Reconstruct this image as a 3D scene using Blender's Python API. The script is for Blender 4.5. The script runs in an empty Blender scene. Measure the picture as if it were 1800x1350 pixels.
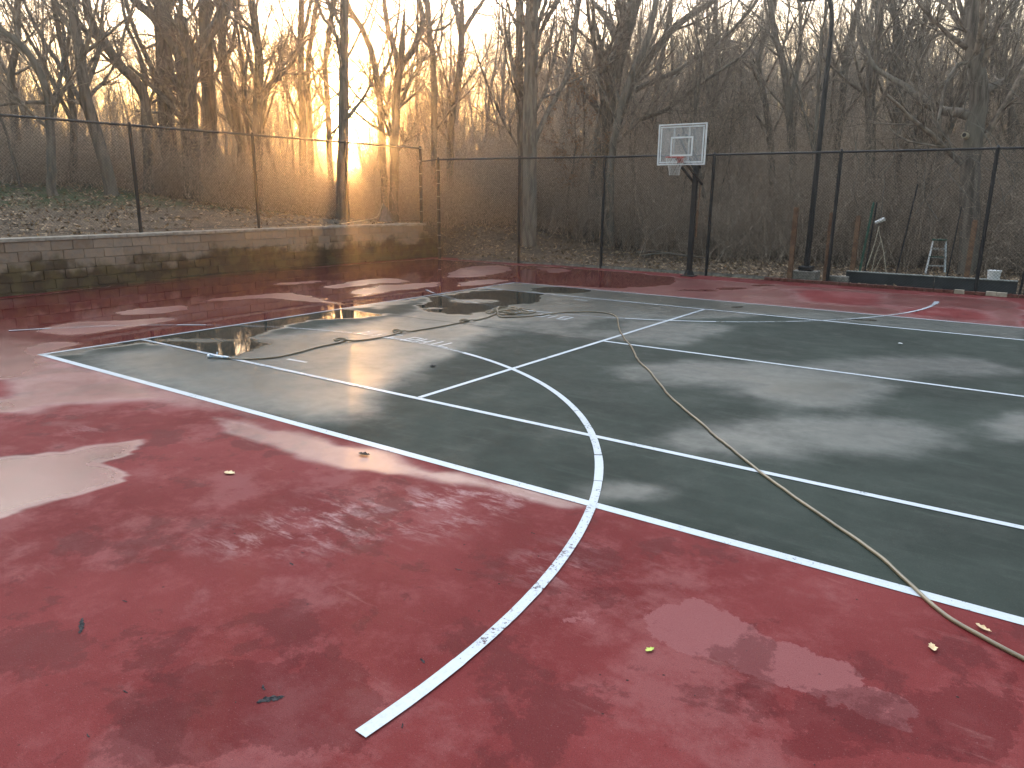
import bpy, bmesh, math, random
import numpy as np
from mathutils import Vector, Matrix

# ------------------------------------------------------------------ camera, sky, sun, exposure
scene = bpy.context.scene
COL = scene.collection
cd = bpy.data.cameras.new('camera'); cam = bpy.data.objects.new('camera', cd); COL.objects.link(cam)
cd.sensor_width = 36.0; cd.lens = 1318.71 / 1800 * 36; cd.clip_end = 2000; cd.clip_start = 0.05
CAM = Vector((10.7917, -4.3865, 2.1328))
R_ = Vector((0.81573455, 0.5783603, 0.00874675)); U_ = Vector((-0.14863351, 0.1949748, 0.96948074)); F_ = Vector((-0.55900377, 0.792139, -0.24501141))
cam.matrix_world = Matrix(((R_.x, U_.x, -F_.x, CAM.x), (R_.y, U_.y, -F_.y, CAM.y), (R_.z, U_.z, -F_.z, CAM.z), (0, 0, 0, 1)))
scene.camera = cam
scene.view_settings.view_transform = 'Standard'; scene.view_settings.look = 'None'
scene.view_settings.gamma = 1.0; scene.view_settings.use_curve_mapping = False
scene.view_settings.exposure = EXPOSURE = 1.65
SUN = Vector((-0.72690, 0.68068, 0.0925)).normalized()
SUN_EL = math.asin(SUN.z); SUN_AZ = math.atan2(SUN.x, SUN.y)
world = bpy.data.worlds.new('World'); scene.world = world; world.use_nodes = True
wn = world.node_tree; wn.nodes.clear()
wout = wn.nodes.new('ShaderNodeOutputWorld')
sky = wn.nodes.new('ShaderNodeTexSky'); sky.sky_type = 'NISHITA'; sky.sun_disc = False
sky.sun_elevation = SUN_EL; sky.sun_rotation = SUN_AZ; sky.altitude = 200
sky.air_density = 1.0; sky.dust_density = 1.2; sky.ozone_density = 1.6
bg = wn.nodes.new('ShaderNodeBackground'); bg.inputs['Strength'].default_value = 0.14
cap = wn.nodes.new('ShaderNodeMix'); cap.data_type = 'RGBA'; cap.blend_type = 'DARKEN'; cap.inputs[0].default_value = 1.0; cap.inputs[7].default_value = (3.0, 2.6, 2.4, 1)
wn.links.new(sky.outputs[0], cap.inputs[6]); capl = wn.nodes.new('ShaderNodeMix'); capl.data_type = 'RGBA'; capl.blend_type = 'MULTIPLY'; capl.inputs[0].default_value = 1.0; capl.inputs[7].default_value = (1.0, .93, .84, 1)
wn.links.new(cap.outputs[2], capl.inputs[6]); wn.links.new(capl.outputs[2], bg.inputs[0])
# the bright aureole and disc of the low sun itself
tc = wn.nodes.new('ShaderNodeTexCoord')
dot = wn.nodes.new('ShaderNodeVectorMath'); dot.operation = 'DOT_PRODUCT'; dot.inputs[1].default_value = SUN
wn.links.new(tc.outputs['Generated'], dot.inputs[0])
ac = wn.nodes.new('ShaderNodeMath'); ac.operation = 'ARCCOSINE'; wn.links.new(dot.outputs['Value'], ac.inputs[0])
# the western sky is yellow at the horizon and cream white higher up
sz = wn.nodes.new('ShaderNodeSeparateXYZ'); wn.links.new(tc.outputs['Generated'], sz.inputs[0])
cr_ = wn.nodes.new('ShaderNodeValToRGB'); wn.links.new(sz.outputs['Z'], cr_.inputs[0])
cr_.color_ramp.elements[0].position = 0.0; cr_.color_ramp.elements[0].color = (0.28, 0.14, 0.035, 1)
cr_.color_ramp.elements[1].position = 0.26; cr_.color_ramp.elements[1].color = (1.0, 0.93, 0.84, 1)
e_ = cr_.color_ramp.elements.new(0.55); e_.color = (0.84, 0.89, 0.98, 1)
e_ = cr_.color_ramp.elements.new(0.10); e_.color = (0.40, 0.25, 0.075, 1)
e_ = cr_.color_ramp.elements.new(0.175); e_.color = (0.66, 0.55, 0.40, 1)
SKYCOL = cr_.outputs[0]
def glow(width_deg, strength, col):
    m = wn.nodes.new('ShaderNodeMath'); m.operation = 'DIVIDE'; m.inputs[1].default_value = math.radians(width_deg); wn.links.new(ac.outputs[0], m.inputs[0])
    p = wn.nodes.new('ShaderNodeMath'); p.operation = 'POWER'; p.inputs[1].default_value = 1.6; wn.links.new(m.outputs[0], p.inputs[0])
    n = wn.nodes.new('ShaderNodeMath'); n.operation = 'MULTIPLY'; n.inputs[1].default_value = -1; wn.links.new(p.outputs[0], n.inputs[0])
    e = wn.nodes.new('ShaderNodeMath'); e.operation = 'EXPONENT'; wn.links.new(n.outputs[0], e.inputs[0])
    s = wn.nodes.new('ShaderNodeMath'); s.operation = 'MULTIPLY'; s.inputs[1].default_value = strength; wn.links.new(e.outputs[0], s.inputs[0])
    b = wn.nodes.new('ShaderNodeBackground'); (wn.links.new(SKYCOL, b.inputs[0]) if col is None else setattr(b.inputs[0], 'default_value', (*col, 1))); wn.links.new(s.outputs[0], b.inputs[1])
    return b
def addsh(a, b):
    n = wn.nodes.new('ShaderNodeAddShader'); wn.links.new(a.outputs[0], n.inputs[0]); wn.links.new(b.outputs[0], n.inputs[1]); return n
fall = wn.nodes.new('ShaderNodeMapRange'); fall.interpolation_type = 'SMOOTHSTEP'; fall.inputs['From Min'].default_value = math.radians(8); fall.inputs['From Max'].default_value = math.radians(75)
wn.links.new(ac.outputs[0], fall.inputs['Value']); capc = wn.nodes.new('ShaderNodeMix'); capc.data_type = 'RGBA'; capc.inputs[6].default_value = (3.6, 2.3, .75, 1); capc.inputs[7].default_value = (3.0, 2.7, 2.6, 1)
wn.links.new(fall.outputs[0], capc.inputs[0]); wn.links.new(capc.outputs[2], cap.inputs[7])
sh = addsh(bg, glow(1.2, 40.0, (1.0, 0.76, 0.34)))
sh = addsh(sh, glow(8.0, 0.75, (1.0, 0.50, 0.12)))
sh = addsh(sh, glow(55.0, 3.3, None))
wn.links.new(sh.outputs[0], wout.inputs[0])
sd = bpy.data.lights.new('sun', 'SUN'); sd.energy = 4.2; sd.angle = math.radians(0.5); sd.color = (1.0, 0.46, 0.13)
sun = bpy.data.objects.new('sun', sd); COL.objects.link(sun); sun.rotation_euler = SUN.to_track_quat('Z', 'Y').to_euler(); sun.location = (0, 0, 30)
cy = scene.cycles
cy.max_bounces = 6; cy.diffuse_bounces = 3; cy.glossy_bounces = 3; cy.transmission_bounces = 4; cy.transparent_max_bounces = 12; cy.volume_bounces = 0
cy.use_denoising = True; cy.volume_step_rate = 4
GLOW_HAZE = 0.0024

# ------------------------------------------------------------------ helpers
rng = np.random.default_rng(7)
random.seed(7)
def tag(o, label=None, cat=None, group=None, kind=None):
    for k, v in (('label', label), ('category', cat), ('group', group), ('kind', kind)):
        if v: o[k] = v
    return o
def empty(name, loc=(0, 0, 0), rz=0.0):
    o = bpy.data.objects.new(name, None); COL.objects.link(o); o.location = loc; o.rotation_euler = (0, 0, rz)
    o.empty_display_size = 0.2
    return o
def link(name, me, mat=None, parent=None, loc=None, world_coords=False):
    o = bpy.data.objects.new(name, me); COL.objects.link(o)
    if mat is not None and not me.materials: me.materials.append(mat)
    if parent is not None:
        o.parent = parent
        if world_coords: o.location = -Vector(parent.location)
    if loc is not None: o.location = loc
    return o
def npmesh(name, V, Fq, smooth=False, attrs=None):
    """V (n,3); Fq (m,3) or (m,4)"""
    V = np.asarray(V, np.float32); Fq = np.asarray(Fq, np.int32)
    me = bpy.data.meshes.new(name); k = Fq.shape[1]; m = len(Fq)
    me.vertices.add(len(V)); me.vertices.foreach_set('co', V.ravel())
    me.loops.add(m * k); me.loops.foreach_set('vertex_index', Fq.ravel())
    me.polygons.add(m); me.polygons.foreach_set('loop_start', np.arange(0, m * k, k, dtype=np.int32))
    if smooth: me.polygons.foreach_set('use_smooth', np.ones(m, bool))
    for an, av in (attrs or {}).items():
        a = me.attributes.new(an, 'FLOAT', 'POINT'); a.data.foreach_set('value', np.asarray(av, np.float32))
    me.update(calc_edges=True)
    return me
class MB:
    def __init__(s): s.bm = bmesh.new()
    def box(s, c, d, rot=None, bev=0.0):
        r = bmesh.ops.create_cube(s.bm, size=1.0); vs = r['verts']
        M = Matrix.Translation(Vector(c)) @ (rot.to_4x4() if rot is not None else Matrix()) @ Matrix.Diagonal((*d, 1))
        bmesh.ops.transform(s.bm, matrix=M, verts=vs)
        if bev:
            es = {e for v in vs for e in v.link_edges}
            bmesh.ops.bevel(s.bm, geom=list(es), offset=bev, segments=1, affect='EDGES')
        return s
    def bar(s, a, b, w, h=None, n=None, w2=None):
        """beam from a to b; n=None square (w x h) else n-gon of radius w"""
        a, b = Vector(a), Vector(b); d = b - a; L = d.length
        q = d.to_track_quat('Z', 'Y').to_matrix()
        if n is None:
            s.box((a + b) / 2, (w, h or w, L), q)
        else:
            r = bmesh.ops.create_cone(s.bm, segments=n, radius1=w, radius2=w2 if w2 is not None else w, depth=L, cap_ends=True)
            bmesh.ops.transform(s.bm, matrix=Matrix.Translation((a + b) / 2) @ q.to_4x4(), verts=r['verts'])
        return s
    def build(s, name, mat, parent=None, smooth=False, world_coords=False):
        me = bpy.data.meshes.new(name); s.bm.to_mesh(me); s.bm.free()
        if smooth:
            for f in me.polygons: f.use_smooth = True
            try: me.set_sharp_from_angle(angle=0.7)
            except Exception: pass
        return link(name, me, mat, parent, world_coords=world_coords)
def tubes(P, R, S):
    """P (B,N,3) R (B,N) -> verts, quads"""
    P = np.asarray(P, float); R = np.asarray(R, float); B, N, _ = P.shape
    T = np.gradient(P, axis=1); T /= np.linalg.norm(T, axis=2, keepdims=True) + 1e-9
    m = P[:, -1] - P[:, 0]; m /= np.linalg.norm(m, axis=1, keepdims=True) + 1e-9
    ref = np.where(np.abs(m[:, 2:3]) < 0.8, np.array([[0, 0, 1.0]]), np.array([[1.0, 0.13, 0]]))
    A = np.cross(T, ref[:, None, :]); A /= np.linalg.norm(A, axis=2, keepdims=True) + 1e-9
    Bn = np.cross(T, A)
    th = np.arange(S) * 2 * np.pi / S
    V = P[:, :, None, :] + R[:, :, None, None] * (np.cos(th)[None, None, :, None] * A[:, :, None, :] + np.sin(th)[None, None, :, None] * Bn[:, :, None, :])
    idx = np.arange(B * N * S).reshape(B, N, S)
    a = idx[:, :-1, :]; b = np.roll(a, -1, axis=2); c = np.roll(idx[:, 1:, :], -1, axis=2); d = idx[:, 1:, :]
    Q = np.stack([a, b, c, d], axis=-1).reshape(-1, 4)
    return V.reshape(-1, 3), Q
def join(parts):
    V, Q, o = [], [], 0
    for v, q in parts: V.append(v); Q.append(q + o); o += len(v)
    return np.concatenate(V), np.concatenate(Q)
def resample(pts, step):
    pts = np.asarray(pts, float); d = np.r_[0, np.cumsum(np.linalg.norm(np.diff(pts, axis=0), axis=1))]
    n = max(3, int(d[-1] / step) + 1); t = np.linspace(0, d[-1], n)
    return np.stack([np.interp(t, d, pts[:, k]) for k in range(pts.shape[1])], 1)
def smoothpath(pts, step):
    """Catmull-Rom through points"""
    p = [np.array(q, float) for q in pts]; p = [2 * p[0] - p[1]] + p + [2 * p[-1] - p[-2]]; out = []
    for i in range(1, len(p) - 2):
        for t in np.linspace(0, 1, 8, endpoint=False):
            out.append(0.5 * ((2 * p[i]) + (-p[i - 1] + p[i + 1]) * t + (2 * p[i - 1] - 5 * p[i] + 4 * p[i + 1] - p[i + 2]) * t * t + (-p[i - 1] + 3 * p[i] - 3 * p[i + 1] + p[i + 2]) * t ** 3))
    out.append(p[-2])
    return resample(out, step)
_H = rng.random((256, 256))
def vnoise(x, y):
    xi = np.floor(x).astype(int); yi = np.floor(y).astype(int); fx = x - xi; fy = y - yi
    fx = fx * fx * (3 - 2 * fx); fy = fy * fy * (3 - 2 * fy)
    g = lambda a, b: _H[a % 256, b % 256]
    return (g(xi, yi) * (1 - fx) + g(xi + 1, yi) * fx) * (1 - fy) + (g(xi, yi + 1) * (1 - fx) + g(xi + 1, yi + 1) * fx) * fy - 0.5
def fbm(x, y, o=4):
    s, a = 0, 1.0
    for k in range(o): s = s + a * vnoise(x * 2 ** k + 17.3 * k, y * 2 ** k + 5.1 * k); a *= 0.5
    return s
def sm(t): t = np.clip(t, 0, 1); return t * t * (3 - 2 * t)

# ------------------------------------------------------------------ materials
class Mat:
    def __init__(s, name, rough=0.7, spec=0.4, metal=0.0):
        s.m = bpy.data.materials.new(name); s.m.use_nodes = True; s.t = s.m.node_tree; s.p = s.t.nodes['Principled BSDF']
        s.p.inputs['Roughness'].default_value = rough; s.p.inputs['Specular IOR Level'].default_value = spec; s.p.inputs['Metallic'].default_value = metal
        s._pos = None
    def n(s, typ, **kw):
        n = s.t.nodes.new(typ)
        for k, v in kw.items(): setattr(n, k, v)
        return n
    def L(s, a, b): s.t.links.new(a, b)
    def setin(s, sock, v):
        if hasattr(v, 'links') or hasattr(v, 'is_output'): s.L(v, sock)
        else: sock.default_value = v
    def pos(s, obj=False):
        if s._pos is None:
            if obj: s._pos = s.n('ShaderNodeTexCoord').outputs['Object']
            else: s._pos = s.n('ShaderNodeNewGeometry').outputs['Position']
        return s._pos
    def noise(s, scale, detail=4, rough=0.55, dist=0.0, vec=None, stretch=None):
        n = s.n('ShaderNodeTexNoise'); n.inputs['Scale'].default_value = scale; n.inputs['Detail'].default_value = detail
        n.inputs['Roughness'].default_value = rough; n.inputs['Distortion'].default_value = dist
        v = vec or s.pos()
        if stretch:
            m = s.n('ShaderNodeMapping'); m.inputs['Scale'].default_value = stretch; s.L(v, m.inputs[0]); v = m.outputs[0]
        s.L(v, n.inputs['Vector']); return n.outputs['Fac']
    def ramp(s, fac, a, b, lo=0.0, hi=1.0):
        n = s.n('ShaderNodeMapRange'); n.interpolation_type = 'SMOOTHSTEP'
        n.inputs['From Min'].default_value = a; n.inputs['From Max'].default_value = b; n.inputs['To Min'].default_value = lo; n.inputs['To Max'].default_value = hi
        s.L(fac, n.inputs['Value']); return n.outputs['Result']
    def math(s, op, a, b=None):
        n = s.n('ShaderNodeMath', operation=op); s.setin(n.inputs[0], a)
        if b is not None: s.setin(n.inputs[1], b)
        return n.outputs[0]
    def mix(s, fac, a, b):
        n = s.n('ShaderNodeMix', data_type='RGBA'); s.setin(n.inputs[0], fac)
        for i, v in ((6, a), (7, b)):
            if isinstance(v, tuple): v = (*v, 1) if len(v) == 3 else v
            s.setin(n.inputs[i], v)
        return n.outputs[2]
    def base(s, v): s.setin(s.p.inputs['Base Color'], (*v, 1) if isinstance(v, tuple) else v); return s
    def bump(s, h, strength=0.3, dist=0.01):
        n = s.n('ShaderNodeBump'); s.setin(n.inputs['Strength'], strength); n.inputs['Distance'].default_value = dist
        s.L(h, n.inputs['Height']); s.L(n.outputs[0], s.p.inputs['Normal']); return s
    def attr(s, name): return s.n('ShaderNodeAttribute', attribute_name=name).outputs['Fac']
    def rand(s): return s.n('ShaderNodeObjectInfo').outputs['Random']
def simple(name, a, b, scale, rough=0.7, spec=0.4, metal=0.0, bump=0.0, obj=True):
    m = Mat(name, rough, spec, metal); m.pos(obj)
    f = m.noise(scale, 5, 0.6); m.base(m.mix(m.ramp(f, 0.35, 0.65), a, b))
    if bump: m.bump(f, bump, 0.01)
    return m.m
def bark(name, a, b, c):
    m = Mat(name, 0.9, 0.2)
    f = m.noise(9, 6, 0.65, 0.4, stretch=(1, 1, 0.16)); g = m.noise(0.8, 3)
    k = m.mix(m.ramp(f, 0.35, 0.65), a, b); k = m.mix(m.ramp(g, 0.45, 0.75, 0, 0.7), k, c)
    m.base(k); m.bump(f, 0.8, 0.04); return m.m
M = {}
M['bark'] = bark('bark', (.080, .066, .054), (.23, .19, .155), (.17, .16, .13))
M['pale_bark'] = bark('pale_bark', (.10, .088, .074), (.26, .23, .195), (.19, .18, .15))
M['twig'] = simple('twig', (.11, .088, .070), (.32, .26, .205), 5.0, 0.85, 0.25, obj=False)
M['brush'] = simple('brush', (.15, .112, .085), (.64, .51, .395), 13.0, 0.85, 0.25, obj=False)
M['dry_leaf_cluster'] = simple('dry_leaf_cluster', (.20, .095, .04), (.34, .19, .09), 9, 0.8, obj=False)
M['black_metal'] = simple('black_metal', (.012, .013, .016), (.018, .019, .022), 6, 0.5, 0.25)
M['black_wire'] = simple('black_wire', (.016, .017, .018), (.03, .03, .032), 6, 0.5, 0.5)
M['steel'] = simple('steel', (.30, .31, .32), (.5, .5, .5), 14, 0.4, 0.5, 0.6)
M['aluminium'] = simple('aluminium', (.45, .46, .47), (.66, .67, .68), 20, 0.38, 0.5, 0.5)
M['wood_post'] = simple('wood_post', (.13, .068, .040), (.25, .145, .085), 7, 0.85, 0.3, bump=0.4)
M['green_paint'] = simple('green_paint', (.012, .075, .05), (.03, .12, .08), 9, 0.5)
M['navy_board'] = simple('navy_board', (.013, .020, .028), (.03, .04, .05), 3, 0.55)
M['pale_cap'] = simple('pale_cap', (.20, .22, .21), (.36, .38, .37), 6, 0.6)
M['concrete'] = simple('concrete', (.14, .13, .115), (.30, .28, .25), 8, 0.9, 0.3, bump=0.5)
M['pale_concrete'] = simple('pale_concrete', (.27, .235, .185), (.42, .37, .30), 8, 0.9, 0.3, bump=0.5)
M['red_brick'] = simple('red_brick', (.075, .022, .018), (.15, .06, .045), 14, 0.85, 0.3, bump=0.4)
M['white_plastic'] = simple('white_plastic', (.68, .70, .70), (.8, .8, .8), 5, 0.45)
M['rim_paint'] = simple('rim_paint', (.42, .05, .03), (.30, .04, .03), 9, 0.5)
M['net_cord'] = simple('net_cord', (.6, .6, .58), (.7, .7, .68), 9, 0.85)
M['white_frame'] = simple('white_frame', (.62, .64, .66), (.74, .76, .78), 5, 0.4)
M['hose'] = simple('hose', (.10, .078, .045), (.19, .148, .088), 3, 0.38, 0.5)
M['nozzle_metal'] = simple('nozzle_metal', (.25, .38, .52), (.7, .72, .75), 40, 0.25, 0.6, 0.4)
M['grey_mesh'] = simple('grey_mesh', (.12, .12, .13), (.2, .2, .21), 8, 0.7)
M['pale_stick'] = simple('pale_stick', (.40, .34, .25), (.6, .52, .4), 8, 0.8)
M['tan_leaf'] = simple('tan_leaf', (.50, .36, .20), (.70, .55, .34), 30, 0.75)
M['green_leaf'] = simple('green_leaf', (.30, .42, .06), (.52, .60, .12), 30, 0.6)
M['asphalt_scar'] = simple('asphalt_scar', (.012, .013, .016), (.055, .052, .055), 60, 0.95, 0.1, bump=0.8)
g = Mat('acrylic_glass', 0.12, 0.5); g.base((.75, .80, .85)); g.p.inputs['Alpha'].default_value = 0.16; M['acrylic'] = g.m

# litter-covered ground
m = Mat('leaf_litter_ground', 0.95, 0.15)
f1 = m.noise(1.1, 5, 0.6); f2 = m.noise(34, 3, 0.7); vor = m.n('ShaderNodeTexVoronoi'); vor.inputs['Scale'].default_value = 16; m.L(m.pos(), vor.inputs['Vector'])
hsv = m.n('ShaderNodeSeparateColor'); m.L(vor.outputs['Color'], hsv.inputs[0])
k = m.mix(hsv.outputs[0], (.11, .078, .052), (.36, .265, .18)); k = m.mix(m.ramp(f2, .4, .65), k, (.035, .027, .02))
k = m.mix(m.ramp(f1, .42, .62, 0, .6), k, (.085, .068, .05))
gr = m.math('MULTIPLY', m.attr('grass'), m.ramp(m.noise(2.3, 4), .36, .55)); k = m.mix(gr, k, (.060, .085, .034))
m.base(k); m.bump(m.math('ADD', vor.outputs['Distance'], f2), 0.8, 0.04); M['ground'] = m.m
m = Mat('litter_leaf', 0.8, 0.25); k = m.n('ShaderNodeAttribute', attribute_name='tone').outputs['Fac']
m.base(m.mix(k, (.12, .075, .042), (.52, .38, .25))); M['litter'] = m.m
m = Mat('grass_blade', 0.7, 0.3); m.base(m.mix(m.attr('tone'), (.05, .08, .025), (.14, .17, .07))); M['grass'] = m.m

# masonry of the wall
m = Mat('split_face_block', 0.9, 0.25); P = m.pos()
sep = m.n('ShaderNodeSeparateXYZ'); m.L(P, sep.inputs[0])
f = m.noise(7, 6, 0.65); r = m.rand()
k = m.mix(r, (.215, .155, .112), (.345, .26, .195)); k = m.mix(m.ramp(f, .4, .7), k, (.24, .20, .168))
stain = m.math('ADD', sep.outputs['Z'], m.math('MULTIPLY', m.noise(1.3, 4, 0.6), 1.3)); stain = m.math('ADD', stain, m.math('MULTIPLY', r, .14))
st = m.ramp(stain, 1.22, 1.50, 1, 0)
k = m.mix(st, k, m.mix(m.ramp(m.noise(3, 4), .42, .6), (.060, .040, .024), (.105, .078, .036)))
m.base(k); m.bump(f, 0.9, 0.03); m.L(m.ramp(stain, .9, 1.2, .55, .9), m.p.inputs['Roughness']); M['block'] = m.m
M['cap_stone'] = simple('cap_stone', (.24, .21, .175), (.37, .33, .28), 5, 0.85, 0.3, bump=0.4, obj=False)

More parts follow.
